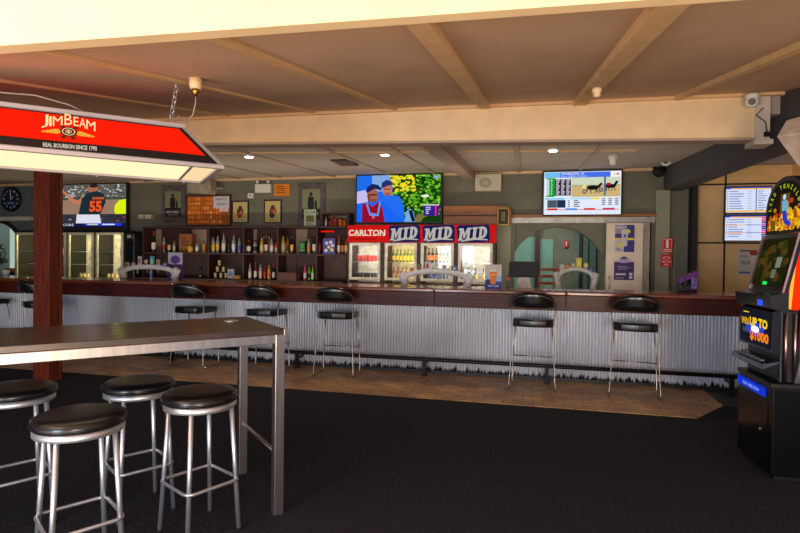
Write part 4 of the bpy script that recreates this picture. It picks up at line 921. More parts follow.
# ------------------------------------------------------------------ bottles
def glassy(name, rgb): return M(name, rgb, .12, var=.1, coat=.3)
G = dict(clear=glassy('clear_glass_fill', (150, 152, 146)), brown=glassy('brown_glass', (60, 26, 10)), green=glassy('green_glass', (30, 90, 24)), dark=glassy('dark_glass', (14, 14, 16)),
         amber=glassy('amber_spirit', (150, 78, 22)), yellow=glassy('yellow_spirit', (190, 160, 50)), red=glassy('red_spirit', (130, 18, 18)), orange=glassy('orange_drink', (220, 96, 14)), lime=glassy('lime_drink', (110, 190, 40)), pink=glassy('pink_spirit', (200, 70, 110)))
LB = dict(white=(214, 208, 196), cream=(200, 178, 130), red=(170, 30, 26), yellow=(220, 180, 40), blue=(70, 100, 180), black=(20, 20, 22), orange=(210, 110, 30))
_bm = {}
def bottle_mesh(g, lb, shape):
    k = (g, lb, shape)
    if k in _bm: return _bm[k]
    b = B(); gm = G[g]; lm = flat(LB[lb]); cap = flat(LB['red' if lb == 'white' else 'black'])
    if shape == 'can':
        b.lathe([(.001, 0), (.027, .0), (.032, .008), (.032, .1), (.027, .115), (.001, .113)], gm, 12, ms=[chrome, gm, lm, gm, chrome])
    else:
        hh, r, nk = {'tall': (.30, .036, .17), 'beer': (.23, .031, .14), 'squat': (.22, .045, .14), 'wine': (.31, .038, .19)}[shape]
        b.lathe([(.001, 0), (r*.95, 0), (r, .008), (r, nk*.25), (r, nk*.25+.001), (r, nk*.8), (r, nk*.8+.001), (r, nk), (r*.8, nk+.018), (r*.4, nk+(hh-nk)*.35), (r*.34, hh*.86), (r*.4, hh*.865), (r*.4, hh), (.001, hh)], gm, 12,
                ms=[gm, gm, gm, lm, lm, lm, gm, gm, gm, gm, cap, cap, cap])
    _bm[k] = b; return b
_bme = {}
def bottle(x, y, z, g, lb, shape, label, group, name='bottle', s=1.0):
    k = (g, lb, shape)
    if k not in _bme:
        o = finish(bottle_mesh(*k), name); _bme[k] = o.data
    else:
        o = bpy.data.objects.new(name, _bme[k]); COL.objects.link(o)
    o.location = (x, y, z); o.scale = (s*.8, s*.8, s); o.rotation_euler = (0, 0, random.uniform(0, 6))
    return tag(o, label, 'can' if shape == 'can' else 'bottle', group)
NUM = ['first', 'second', 'third', 'fourth', 'fifth', 'sixth', 'seventh', 'eighth', 'ninth', 'tenth', 'eleventh', 'twelfth', 'thirteenth', 'fourteenth']
# cooler contents: (door, shelf fraction, list)
def fill(edge, Z0, Z1, s, n, g, lb, shape, where, y=None, rows=1, sc=1.0):
    xa, xb = edge; z = Z0+(Z1-Z0)*s+.005
    for i in range(n):
        x = xa+.085+(xb-xa-.17)*(i+.5)/n
        lab = '%s from the left of the %s %s on %s' % (NUM[i], g if g != 'dark' else 'black', 'cans' if shape == 'can' else 'bottles', where)
        bottle(x, (y or YC+.16), z, g, lb, shape, lab, 'drinks on '+where, 'drink_can' if shape == 'can' else 'beer_bottle', sc)
fill(BE[0], BZ0, BZ1, .48, 6, 'clear', 'red', 'can', "the first cooler door's upper shelf", sc=1.1)
fill(BE[0], BZ0, BZ1, .0, 6, 'clear', 'black', 'can', "the first cooler door's lower shelf", sc=1.1)
fill(BE[1], BZ0, BZ1, .48, 6, 'green', 'yellow', 'beer', "the second cooler door's upper shelf", sc=.95)
fill(BE[1], BZ0, BZ1, .0, 5, 'amber', 'cream', 'beer', "the second cooler door's lower shelf", sc=.95)
fill(BE[2], BZ0, BZ1, .48, 6, 'dark', 'orange', 'wine', "the third cooler door's upper shelf", sc=.8)
fill(BE[2], BZ0, BZ1, .0, 6, 'clear', 'blue', 'beer', "the third cooler door's lower shelf", sc=.95)
fill(BE[3], BZ0, BZ1, .0, 3, 'clear', 'yellow', 'beer', "the fourth cooler door's lower shelf", sc=.95)
fill(LE[2], LZ0, LZ1, .02, 5, 'clear', 'cream', 'can', 'the cooler shelf below the baseball screen', 8.9, sc=1.0)
fill(LE[3], LZ0, LZ1, .02, 5, 'clear', 'cream', 'can', 'the cooler shelf beside the black machine', 8.9, sc=1.0)

# ------------------------------------------------------------------ back bar shelf unit
YS = 8.82
X0, X1, ZB, ZT = rect(143, 226.5, 347, 283, YS)
zmid = atY(245, 253, YS).z; zcnt = atY(245, 279, YS).z; SUX = X0
su = thing('bottle_shelf_unit', 'dark timber bottle shelving along the back wall between the coolers', 'shelving', ((X0+X1)/2, 9.0, 0))
b = B(); b.box(X0, X1, YW-.04, YW-.01, .9, ZT, darkwood); finish(b, 'back_panel', su)
b = B(); b.box(X0, X1, YS-.02, YW-.01, ZT-.03, ZT, darkwood, .004); finish(b, 'top_board', su)
b = B(); b.box(X0, X1, YS-.02, YW-.041, zmid-.035, zmid, darkwood, .004); finish(b, 'shelf', su)
b = B(); b.box(X0+.02, X1, YS-.25, YW-.01, zcnt-.05, zcnt, darkwood, .004); b.box(X0+.02, X1, YS-.2, YW-.01, 0, zcnt-.05, darkwood); finish(b, 'counter', su)
for x in (143, 208, 243, 277, 316):
    xx = atY(x, 255, YS).x; b = B(); b.box(xx, xx+.03, YS-.015, YW-.041, zcnt, ZT-.03, darkwood); finish(b, 'divider', su)
for (a, c) in ((144, 161), (192, 206.5), (244, 256.5), (296, 307)):
    q = rect(a, 228, c, 252, YW-.06); b = B(); b.box(q[0], q[1], YW-.055, YW-.041, zmid+.001, ZT-.035, paleboard); o = finish(b, 'pale_panel', su); o['label'] = 'pale timber panel'
for (a, c) in ((279, 296), (321, 346)):
    q = rect(a, 254, c, 279, YW-.06); b = B(); b.box(q[0], q[1], YW-.055, YW-.041, zcnt+.001, zmid-.036, midwood); finish(b, 'brown_panel', su)
def row(items, z, Y, where, group, ylow=None):
    for i, (px, g, lb, sh, sc) in enumerate(items):
        Yb = Y+(i % 2)*.05; x = atY(px, 240 if z > 1.7 else 270, Yb).x
        bottle(x, Yb, z+.001, g, lb, sh, '%s bottle, %s label, %s from left %s' % ('black' if g == 'dark' else g, lb, NUM[i], where), group, 'spirit_bottle', sc)
YB = 8.92
row([(153.5, 'dark', 'white', 'tall', 1.35), (164, 'clear', 'red', 'tall', 1.1), (169, 'brown', 'cream', 'tall', 1.0), (174, 'clear', 'white', 'beer', 1.0)], zmid, YB, 'on middle shelf before the orange box', 'bottles on the middle shelf, left bay')
row([(197, 'clear', 'white', 'squat', .9), (204, 'yellow', 'orange', 'squat', .95)], zmid, YB, 'just right of the orange box', 'bottles on the middle shelf by the orange box')
row([(213, 'clear', 'yellow', 'tall', 1.1), (217.5, 'clear', 'yellow', 'tall', 1.2), (223.5, 'clear', 'white', 'tall', 1.25), (229, 'brown', 'black', 'tall', 1.1), (233.5, 'clear', 'white', 'tall', 1.2), (239, 'clear', 'blue', 'tall', 1.05)], zmid, YB, 'under the small framed print', 'clear spirits on the middle shelf')
row([(248.5, 'brown', 'white', 'squat', 1.1), (255, 'clear', 'black', 'squat', 1.1)], zmid, YB, 'before the second pale panel', 'bottles before the second pale panel')
row([(261.5, 'yellow', 'cream', 'tall', 1.05), (266, 'brown', 'white', 'tall', 1.15), (271.5, 'clear', 'white', 'tall', 1.0), (276, 'orange', 'white', 'beer', .9), (279, 'green', 'yellow', 'tall', 1.15), (283, 'yellow', 'cream', 'tall', 1.2), (287.5, 'amber', 'black', 'tall', 1.05), (291.5, 'dark', 'yellow', 'tall', 1.15)], zmid, YB, 'in the densest bay, front row', 'bottles in the densest bay')
row([(263.5, 'amber', 'red', 'tall', 1.2), (269, 'clear', 'orange', 'tall', 1.2), (274, 'brown', 'red', 'tall', 1.25), (281, 'green', 'white', 'tall', 1.25), (286, 'brown', 'cream', 'tall', 1.25)], zmid, YB+.13, 'in the densest bay, rear row', 'rear row of bottles in the densest bay')
row([(308.5, 'clear', 'orange', 'tall', 1.0), (314, 'brown', 'white', 'tall', 1.25), (319, 'brown', 'red', 'tall', 1.2)], zmid, YB, 'between green box and blue card', 'bottles between the green box and the blue poster')
row([(338.5, 'amber', 'white', 'tall', 1.1), (342.5, 'brown', 'orange', 'tall', 1.1), (346, 'amber', 'cream', 'tall', 1.1)], zmid, YB, 'right of the blue card', 'bottles right of the blue poster')
row([(250, 'clear', 'white', 'tall', 1.0), (255.5, 'red', 'white', 'tall', 1.05), (260.5, 'clear', 'cream', 'tall', 1.05), (264.8, 'red', 'red', 'tall', 1.0), (269, 'yellow', 'orange', 'tall', 1.0), (273.5, 'dark', 'white', 'tall', .95)], zcnt, YB-.1, 'on lower shelf before brown box', 'bottles in the lower shelf row')
row([(305, 'pink', 'white', 'tall', .95), (309.3, 'lime', 'black', 'tall', .9), (312.6, 'lime', 'white', 'tall', .9)], zcnt, YB-.1, 'right of the brown box', 'pink and green bottle trio')
# pyramid of dark cans/bottles
for i, (px, lev) in enumerate(((215.5, 0), (221, 0), (226, 0), (217.6, 1), (223.4, 1), (219.3, 2))):
    x = atY(px, 270, YB-.1).x; bottle(x, YB-.1, zcnt+.001+lev*.116, 'dark', 'cream', 'can', 'dark can with cream label in the pyramid, %s' % ['bottom left', 'bottom middle', 'bottom right', 'middle row left', 'middle row right', 'topmost'][i], 'pyramid of dark cans', 'drink_can', 1.0)
bottle(atY(200.6, 270, YB-.1).x, YB-.1, zcnt+.001, 'dark', 'black', 'tall', 'lone tall dark bottle left of the can pyramid', 'lone bottle', 'spirit_bottle', 1.0)
# boxes and cards on shelves
def cardbox(name, x0, y0, x1, y1, Yf, dep, m, label, cat, zbase, draw=None):
    X0, X1, Z0, Z1 = rect(x0, y0, x1, y1, Yf); p = Pic((X0, Yf, Z1), (X1-X0, 0, 0), (0, 0, zbase-Z1), (0, -1, 0), 100, 100)
    p.box(X0, X1, Yf, Yf+dep, zbase+.001, Z1, m)
    if draw: draw(p)
    return solo(p, name, label, cat, fix=False)
cardbox('carton', 179, 234, 191.5, 252, 8.95, .1, flat((140, 84, 34)), 'orange-brown carton on the middle shelf', 'box', zmid, lambda p: p.lines(20, 20, 80, 70, 3, flat((90, 50, 20)), 1))
cardbox('tin', 188, 246.5, 191.5, 252, 8.86, .05, flat((220, 160, 30)), 'tiny yellow tin in front of the orange-brown carton', 'tin', zmid)
cardbox('carton', 299, 241, 305, 252.5, 8.93, .08, flat((24, 70, 34)), 'small dark green carton before the rightmost pale panel', 'box', zmid, lambda p: (p.ell(50, 40, 34, 26, flat((60, 150, 70)), 1), p.r(10, 70, 90, 80, flat((120, 170, 90)), 1)))
def bl(p):
    p.r(0, 0, 100, 100, flat((76, 72, 150)), .5)
    for x, y, c in ((30, 30, (210, 206, 226)), (64, 24, (220, 214, 200)), (50, 56, (236, 206, 90)), (26, 78, (214, 210, 230)), (74, 74, (236, 210, 120)), (80, 46, (206, 206, 230))): p.ell(x, y, 15, 12, flat(c), 1, 5)
cardbox('display_card', 323, 238.5, 335, 255, 8.8, .012, flat((76, 72, 150)), 'blue-purple card with white and yellow shapes leaning among the bottles', 'card', zmid, bl)
cardbox('timber_box', 277.5, 272.5, 296, 281, 8.59, .18, M('reddish_timber', (84, 36, 22), .5), 'low reddish timber box on the back counter', 'box', zcnt, lambda p: p.r(49, 0, 51, 100, darkwood, 1))
cardbox('card', 227.5, 269, 234, 279, 8.75, .01, flat((150, 156, 180)), 'small white and blue card right of the can pyramid', 'card', zcnt, lambda p: p.r(20, 30, 80, 70, flat((90, 110, 170)), 1))
cardbox('tin', 233, 275.5, 239.5, 280, 8.7, .06, flat((170, 110, 40)), 'small tan tin on the back counter beside the white card', 'tin', zcnt)
# top nook with red cans and red neon strip
X0, X1, Z0, Z1 = rect(320.5, 212.5, 348, 228, YS+.02)
nk = thing('wall_nook_shelf', 'small dark shelf box on top of the bottle shelving beside the cooler', 'shelf', ((X0+X1)/2, YW-.1, Z0))
b = B(); b.box(X0, X0+.025, YS+.05, YW-.01, Z0, Z1, darkwood); b.box(X1-.025, X1, YS+.05, YW-.01, Z0, Z1, darkwood); b.box(X0+.025, X1-.025, YS+.05, YW-.01, Z1-.025, Z1, darkwood); b.box(X0+.025, X1-.025, YS+.05, YW-.01, Z0, Z0+.02, darkwood); b.box(X0+.025, X1-.025, YW-.03, YW-.012, Z0+.02, Z1-.025, paleboard); finish(b, 'shelf_box', nk)
for i, (px, g, lb, sh, sc) in enumerate(((326, 'clear', 'white', 'beer', .9), (330, 'brown', 'red', 'beer', .9), (335, 'brown', 'red', 'can', 1.5), (340.5, 'brown', 'orange', 'can', 1.35), (344.5, 'brown', 'orange', 'can', 1.2))):
    bottle(atY(px, 220, 8.98).x, 8.98, Z0+.021, g, lb, sh, '%s from the left in the nook shelf, %s container with %s label' % (NUM[i], g, lb), 'drinks in the nook shelf', 'drink_container', sc)
b = B(); q = rect(321, 229.5, 334, 231.5, YS-.03); b.tube([(q[0], YS-.035, q[2]), (q[1], YS-.035, q[2])], .012, E((255, 24, 10), .9), 8); solo(b, 'neon_strip', 'thin glowing red light strip under the nook shelf', 'light')
# coffee machine and clutter by the left tap arch
X0, X1, Z0, Z1 = rect(125.5, 233, 141, 283, 8.6)
X1 = min(X1, SUX-.012)
cm = thing('glass_washer', 'tall black machine between the left coolers and the bottle shelving', 'machine', ((X0+X1)/2, 8.8, 0))
b = B(); b.box(X0, X1, 8.6, YW-.02, 0, Z1, black, .02); finish(b, 'body', cm)
p = Pic((X0, 8.6, Z1), (X1-X0, 0, 0), (0, 0, -(Z1-Z0)), (0, -1, 0), 100, 100); p.r(20, 4, 60, 10, flat((150, 146, 136)), 1); p.r(10, 16, 90, 60, blackg, 1); p.ell(84, 8, 5, 3, flat((120, 120, 110)), 1); finish(p, 'control_panel', cm, fix=False)

# ------------------------------------------------------------------ white bridge-shaped tap arches
def tap_arch(pxl, pxr, ytop, ybase, Y, zb, label, badges):
    xl = atY(pxl, 275, Y).x; xr = atY(pxr, 275, Y).x; zt = atY((pxl+pxr)/2, ytop, Y).z; cx_ = (xl+xr)/2; hw_ = (xr-xl)/2
    t = thing('beer_tap_arch', label, 'beer tap', (cx_, Y, zb), 0, 'white beer tap arches')
    zs = zb+(zt-zb)*.55
    b = B(); pts = [(cx_+hw_*.88*math.cos(math.pi-math.pi*i/16), Y, zs-.02+(zt-zs)*math.sin(math.pi*i/16)**.8) for i in range(17)]
    b.tube(pts, .036, frost, 12); finish(b, 'arch_pipe', t)
    for s, xx in ((-1, xl), (1, xr)):
        b = B(); b.tube([(xx+s*.0-s*.05, Y, zb+.008), (xx-s*.02, Y, zb+(zt-zb)*.5), (xx+s*.005, Y, zb+(zt-zb)*.78), (xx+s*.008, Y, zb+(zt-zb)*.8)], [.05, .052, .056, .045], frost, 14); finish(b, 'pillar', t)
    for i, (u, hgt, wd, c, c2_, shp) in enumerate(badges):
        x = cx_+(u-.5)*2*hw_*.88; th = math.acos(max(-1, min(1, (x-cx_)/(hw_*.88)))); z = zs-.02+(zt-zs)*math.sin(th)**.8+.03
        b = Pic((x-wd/2, Y-.02, z+hgt), (wd, 0, 0), (0, 0, -hgt), (0, -1, 0), 100, 100)
        if shp == 'r': b.lathe([(.001, -.012), (wd/2, -.012), (wd/2, .0), (.001, .0)], flat(c), 16, (x, Y-.02, z+hgt/2), 'y')
        else: b.box(x-wd/2, x+wd/2, Y-.0195, Y, z, z+hgt, flat(c))
        b.ell(50, 50, 26, 26, flat(c2_), 1 if shp == 'b' else 1, 12); b.r(22, 70, 78, 82, flat(c2_), 1.3)
        b.tube([(x, Y-.005, z-.02), (x, Y-.005, z+.02)], .008, chrome, 6)
        finish(b, 'tap_badge', t)
    for u in (.2, .4, .62, .8):
        x = cx_+(u-.5)*2*hw_*.88; th = math.acos((x-cx_)/(hw_*.88)); z = zs-.02+(zt-zs)*math.sin(th)**.8
        b = B(); b.tube([(x, Y+.03, z-.01), (x, Y+.07, z-.02), (x, Y+.075, z-.09)], .009, chrome, 8); finish(b, 'tap_spout', t)
    return t
ZT_ = 1.105
tap_arch(121, 177, 265.5, 283, 6.85, ZT_, 'white arched beer tap font on the bar by the left coolers',
         [(.07, .07, .06, (190, 160, 110), (120, 60, 40), 'b'), (.2, .045, .06, (180, 120, 100), (214, 190, 170), 'b'), (.33, .13, .055, (196, 180, 170), (100, 60, 120), 'b'), (.46, .1, .06, (190, 180, 150), (200, 190, 130), 'r'), (.58, .13, .06, (60, 170, 200), (230, 220, 90), 'b'), (.7, .085, .05, (190, 170, 120), (140, 90, 60), 'b'), (.84, .06, .06, (70, 90, 150), (170, 190, 210), 'b')])
tap_arch(402, 471, 270, 285, 6.85, ZT_, 'white arched beer tap font on the bar before the four-door cooler',
         [(.1, .05, .06, (196, 170, 130), (170, 50, 40), 'b'), (.22, .08, .06, (40, 120, 60), (200, 40, 40), 'b'), (.36, .1, .065, (200, 190, 196), (190, 30, 50), 'b'), (.5, .12, .07, (216, 214, 216), (190, 190, 200), 'r'), (.64, .07, .06, (200, 198, 204), (150, 150, 160), 'r'), (.8, .06, .075, (80, 100, 150), (190, 190, 210), 'b'), (.92, .06, .06, (190, 170, 130), (120, 100, 80), 'b')])
tp = tap_arch(556, 596, 268, 289, 9.27, .951, 'white tapered tap font seen through the arched opening behind the till',
         [(.1, .1, .07, (204, 200, 190), (190, 180, 160), 'b'), (.25, .06, .07, (200, 110, 40), (230, 160, 60), 'b'), (.42, .08, .08, (150, 140, 130), (210, 200, 180), 'b'), (.58, .16, .09, (210, 196, 50), (230, 220, 120), 'b'), (.78, .13, .08, (220, 190, 60), (226, 216, 190), 'r'), (.92, .07, .09, (60, 50, 120), (120, 110, 170), 'b')])
def purple(p): p.r(0, 0, 100, 36, flat((190, 184, 190)), .5); p.ell(50, 22, 34, 13, flat((96, 60, 140)), 1); p.r(12, 36, 100, 100, flat((72, 36, 110)), .5); p.text('TEXT', 26, 48, 80, 58, flat((150, 110, 190)), 1, .02) if False else p.lines(26, 48, 84, 60, 2, flat((150, 110, 190)), 1); p.r(60, 68, 80, 76, flat((190, 170, 210)), 1); p.r(64, 82, 84, 90, flat((200, 180, 220)), 1)
q = rect(168, 252, 183, 279, 7.2); 
board('promo_stand', 168, 252.5, 182.5, 285, 6.98, 'purple and white promotional stand behind the left tap font', 'sign', flat((72, 36, 110)), purple, t=.01)
cardbox('beer_menu_card', 485, 264.5, 501.5, 288.5, 6.62, .03, flat((196, 206, 214)), 'upright card with an orange beer glass standing on the bar', 'card', ZT_,
        lambda p: (p.r(0, 0, 100, 100, flat((206, 198, 190)), .5), p.r(0, 48, 100, 70, flat((150, 190, 214)), .7), p.r(0, 70, 100, 100, flat((34, 60, 150)), .8), p.ell(20, 72, 18, 10, flat((20, 40, 70)), 1), p.poly([(26, 28), (74, 28), (64, 82), (36, 82)], flat((236, 120, 24)), 1.6), p.r(30, 22, 70, 30, flat((240, 226, 200)), 2), p.text('BEER', 38, 38, 64, 46, flat((250, 200, 120)), 2.4, .02), p.text('ON TAP', 20, 86, 84, 94, flat((210, 220, 240)), 2, .02)))
# spirits dispenser little bottle inside the left arch
bottle(atY(151, 275, 6.95).x, 6.95, ZT_+.001, 'clear', 'blue', 'beer', 'small clear bottle with blue label under the left tap font', 'bottle under the left tap font', 'bottle', .8)
# POS till
px = atY(524, 280, 6.85).x
po = thing('till', 'black till screen on a stand on the bar beside the beer card', 'till', (px, 6.87, ZT_))
b = B(); bm = bmesh.new(); bmesh.ops.create_cube(bm, size=1)
for v in bm.verts: v.co = Vector((v.co.x*.37, v.co.y*.04, v.co.z*.2))
bmesh.ops.bevel(bm, geom=bm.edges[:], offset=.012, segments=3, affect='EDGES')
b.bm(bm, M('till_shell', (14, 14, 16), .5), False, Matrix.Translation((px+.0, 6.86, ZT_+.235)) @ Matrix.Rotation(math.radians(-14), 4, 'X')); finish(b, 'monitor', po)
b = B(); b.prism([(px-.045, ZT_+.2), (px+.045, ZT_+.2), (px+.09, ZT_+.04), (px+.1, ZT_+.001), (px-.1, ZT_+.001), (px-.09, ZT_+.04)], 6.84, 6.98, M('till_stand_grey', (120, 104, 96), .35, .3)); finish(b, 'stand', po)
b = B(); b.box(px-.215, px-.185, 6.83, 6.9, ZT_+.001, ZT_+.16, black, .006); b.box(px-.212, px-.188, 6.826, 6.83, ZT_+.11, ZT_+.125, E((255, 40, 40), 1.0)); o = finish(b, 'card_reader', po)
# purple dispenser on the bar end
px_ = atY(687, 280, 6.9)
mk = thing('promo_dispenser', 'black stand with tilted purple leaflets on the right part of the bar', 'stand', (px_.x, 6.9, ZT_))
b = B(); b.box(px_.x-.09, px_.x+.1, 6.86, 6.98, ZT_+.001, ZT_+.09, black, .01); b.tube([(px_.x-.06, 6.9, ZT_+.09), (px_.x+.02, 6.9, ZT_+.17), (px_.x+.09, 6.9, ZT_+.09)], .012, black, 8); finish(b, 'stand_base', mk)
b = B(); a = math.radians(26); pts = [(-.11, -.025), (.11, -.025), (.11, .03), (-.11, .03)]
b.prism([(px_.x+x*math.cos(a)-z*math.sin(a), ZT_+.175+x*math.sin(a)+z*math.cos(a)) for x, z in pts], 6.84, 6.96, M('purple_leaflet', (112, 40, 130), .4, var=.6, scale=22)); finish(b, 'leaflets', mk)
b = B(); b.box(px_.x+.03, px_.x+.09, 6.835, 6.85, ZT_+.04, ZT_+.17, M('violet_white_card', (130, 110, 170), .5, var=.6, scale=20)); finish(b, 'leaflet_card', mk)

# things seen in the left arch: potted plant, cup, and a chair through the right one
pp_ = atY(9, 262, 9.6); 
pl2 = thing('potted_plant', 'leafy green potted plant in the left arched opening', 'plant', (pp_.x, 9.28, .951))
b = B(); b.lathe([(.001, 0), (.08, 0), (.1, .16), (.001, .15)], flat((120, 70, 44)), 16, (pp_.x, 9.28, .951)); finish(b, 'pot', pl2)
b = B(); rr = random.Random(9); lf = [M('leaf_green', (52, 92, 40), .6), M('leaf_dark', (26, 54, 26), .6)]
for i in range(120):
    az = rr.uniform(0, 6.28); el = rr.uniform(-.2, 1.4); R_ = rr.uniform(.08, .34)
    c = Vector((pp_.x+R_*math.cos(az)*math.cos(el), 9.28+R_*math.sin(az)*math.cos(el)*.3, 1.3+R_*math.sin(el)*1.3)); dv = Vector((rr.uniform(-1, 1), rr.uniform(-.4, .4), rr.uniform(-.6, 1))).normalized()*.07
    sdv = dv.cross(Vector((0, 1, 0))).normalized()*.022
    b.add([c-dv, c+sdv, c+dv, c-sdv], [(0, 1, 2, 3)], lf[i % 2])
finish(b, 'foliage', pl2, fix=False)
b = B(); b.tube([(pp_.x, 9.28, 1.08), (pp_.x+.02, 9.28, 1.4)], .012, flat((70, 50, 30)), 6); finish(b, 'stem', pl2)
cp = atZ(6, 274, 1.107)
b = B(); b.lathe([(.001, 0), (.04, 0), (.05, .07), (.052, .09), (.045, .088), (.04, .02), (.001, .015)], white, 18, (atY(6, 275, 6.9).x, 6.9, ZT_+.001)); solo(b, 'cup', 'small white cup on the bar at the far left', 'cup')
wc = atY(548, 275, 10.6)
wch = thing('timber_chair', 'orange timber chair in the far room seen through the arch', 'chair', (wc.x, 10.6, 0))
ow = M('orange_timber', (190, 96, 40), .5)
b = B(); b.box(wc.x-.2, wc.x+.2, 10.4, 10.8, .74, .78, ow, .01); finish(b, 'seat', wch)
for sx in (-.18, .18):
    for sy in (10.42, 10.78): b = B(); b.tube([(wc.x+sx, sy, 0), (wc.x+sx*.95, sy, 1.3 if sy < 10.6 else .74)], .016, ow, 8); finish(b, 'leg', wch)
b = B()
for z in (1.0, 1.13, 1.26): b.box(wc.x-.18, wc.x+.18, 10.41, 10.43, z, z+.06, ow, .005)
finish(b, 'backrest', wch)
# red sign on the far room wall
board('far_fire_sign', 564, 240, 568.5, 247, 12.55, 'small red fire sign on the far wall seen through the arch', 'sign', flat((200, 30, 36)), lambda p: p.r(40, 20, 60, 80, flat((230, 220, 210)), 1), t=.01)

# ================================================================== CEILING FITTINGS
def dl(px, py, label):
    d_ = ray(px, py); sl = .058; t = (2.95-9.2*sl-EYE)/(d_.z-sl*d_.y); P_ = EYEP+d_*t; z = c2(P_.y)-.022
    th = thing('downlight', label, 'ceiling light', (P_.x, P_.y, z), 0, 'round downlights in the rear ceiling')
    b = B(); b.lathe([(.055, -.012), (.075, -.012), (.075, 0.02), (.055, 0.02)], white, 24, (P_.x, P_.y, z)); finish(b, 'trim_ring', th)
    b = B(); b.lathe([(.001, -.024), (.04, -.02), (.054, -.01), (.054, 0), (.001, 0)], E((255, 236, 205), 28), 20, (P_.x, P_.y, z)); finish(b, 'lamp', th)
    spot('downlight_beam', (P_.x, P_.y, z-.04), (P_.x, P_.y+.15, 0), 26, (1, .86, .68), 110, .8, .05)
dl(249, 154.5, 'lit round downlight above the emergency light, leftmost of three'); dl(385, 152.5, 'lit round downlight above the golf television'); dl(553, 148, 'lit round downlight above the racing television')
def ceil_pt2(px, py):
    d_ = ray(px, py); sl = .058; t = (2.95-9.2*sl-EYE)/(d_.z-sl*d_.y); return EYEP+d_*t
def ceil_pt1(px, py):
    d_ = ray(px, py); sl = .18; t = (2.82-4.73*sl-EYE)/(d_.z-sl*d_.y); return EYEP+d_*t
P_ = ceil_pt2(345, 161); v = thing('ceiling_vent', 'dark square louvred vent in the rear ceiling left of the golf television', 'vent', tuple(P_))
b = B(); b.box(P_.x-.14, P_.x+.14, P_.y-.22, P_.y+.22, c2(P_.y)-.03, c2(P_.y)+.0, M('dark_vent', (50, 42, 48), .6)); finish(b, 'vent_frame', v)
b = B()
for k in range(6): b.box(P_.x-.125, P_.x+.125, P_.y-.19+k*.07, P_.y-.16+k*.07, c2(P_.y)-.04, c2(P_.y)-.03, M('vent_slat', (110, 90, 90), .6))
finish(b, 'slat_panel', v)
def detector(P_, zc, r, h, m, label):
    th = thing('smoke_detector', label, 'smoke detector', (P_.x, P_.y, zc-h)); b = B(); b.lathe([(.001, 0), (r, 0), (r, -h*.35), (r*.75, -h*.5), (r*.7, -h*.9), (r*.5, -h), (.001, -h)], m, 24, (P_.x, P_.y, zc)); finish(b, 'housing', th)
    b = B(); b.lathe([(r*.3, -h*1.03), (r*.45, -h*1.03), (r*.45, -h*.98), (r*.3, -h*.98)], offwhite, 16, (P_.x, P_.y, zc)); finish(b, 'cover_ring', th)
P_ = ceil_pt1(597, 80); detector(P_, c1(P_.y)-.056 if abs(P_.x-.44) < .05 else c1(P_.y), .032, .055, cream, 'small cream sensor on the front ceiling beside a batten')
P_ = ceil_pt2(613, 155); detector(P_, c2(P_.y)+.001, .06, .13, white, 'round white smoke detector on the rear ceiling above the racing television')
def cam_dome(P_, zc, m, label, r=.055, face=(0, -1, -.5)):
    th = thing('security_camera', label, 'security camera', (P_.x, P_.y, zc-.1)); b = B(); b.lathe([(.001, 0), (r*1.05, 0), (r*1.05, -.02), (r, -.03), (.001, -.03)], m, 20, (P_.x, P_.y, zc)); finish(b, 'mount', th)
    bm = bmesh.new(); bmesh.ops.create_uvsphere(bm, u_segments=18, v_segments=12, radius=r); b = B(); b.bm(bm, m, True, Matrix.Translation((P_.x, P_.y, zc-.03-r*.55))); finish(b, 'ball', th)
    f = Vector(face).normalized(); c = Vector((P_.x, P_.y, zc-.03-r*.55)); bm = bmesh.new(); bmesh.ops.create_cone(bm, cap_ends=True, segments=16, radius1=r*.55, radius2=r*.5, depth=r*.4)
    b = B(); b.bm(bm, black, False, Matrix.Translation(c+f*r*.86) @ f.to_track_quat('Z', 'Y').to_matrix().to_4x4()); finish(b, 'lens', th)
P_ = atY(752, 100, b2y(1.75)-.09); cam_dome(P_, P_.z+.045, white, 'white dome camera at the right end of the cream beam', .052, (-.35, -1, -.25))
P_ = atY(659, 163, YW-.15); cam_dome(P_, c2(YW)-.0, black, 'black dome camera in the rear ceiling corner', .09)
P_ = atY(666.5, 163, 8.45); cam_dome(P_, P_.z+.1, white, 'white dome camera beside the dark side beam', .075, (-.4, -1, -.2))
# white tilted speaker at the right edge
P_ = atY(797, 141, 4.1)
sp = thing('wall_speaker', 'white speaker hung tilted at the right edge under the side beam', 'speaker', (P_.x, P_.y, P_.z))
bm = bmesh.new(); bmesh.ops.create_cube(bm, size=1)
for v_ in bm.verts: v_.co = Vector((v_.co.x*.2*(1 if v_.co.y < 0 else .8), v_.co.y*.2, v_.co.z*.3))
bmesh.ops.bevel(bm, geom=bm.edges[:], offset=.012, segments=2, affect='EDGES')
b = B(); Rm = Matrix.Translation((P_.x+.06, P_.y, P_.z)) @ Matrix.Rotation(math.radians(35), 4, 'Z') @ Matrix.Rotation(math.radians(-52), 4, 'Y'); b.bm(bm, M('speaker_white', (206, 186, 164), .5), False, Rm); finish(b, 'cabinet', sp)
b = B(); b.tube([(P_.x+.08, P_.y+.05, P_.z+.02), (P_.x+.12, P_.y+.1, P_.z+.12), (P_.x+.12, P_.y+.1, 2.42)], .012, black, 8); finish(b, 'bracket', sp)
b = B(); q1 = Vector((1.9, b2y(1.9)-.045, 2.74)); b.tube([q1, q1+Vector((-.05, 0, -.06)), q1+Vector((.02, 0, -.12)), q1+Vector((.03, 0, -.2))], .004, black, 6); b.box(q1.x+.01, q1.x+.05, q1.y-.01, q1.y+.01, q1.z-.24, q1.z-.2, black); solo(b, 'beam_cable', 'short black cable with plug hanging on the beam end block', 'cable')

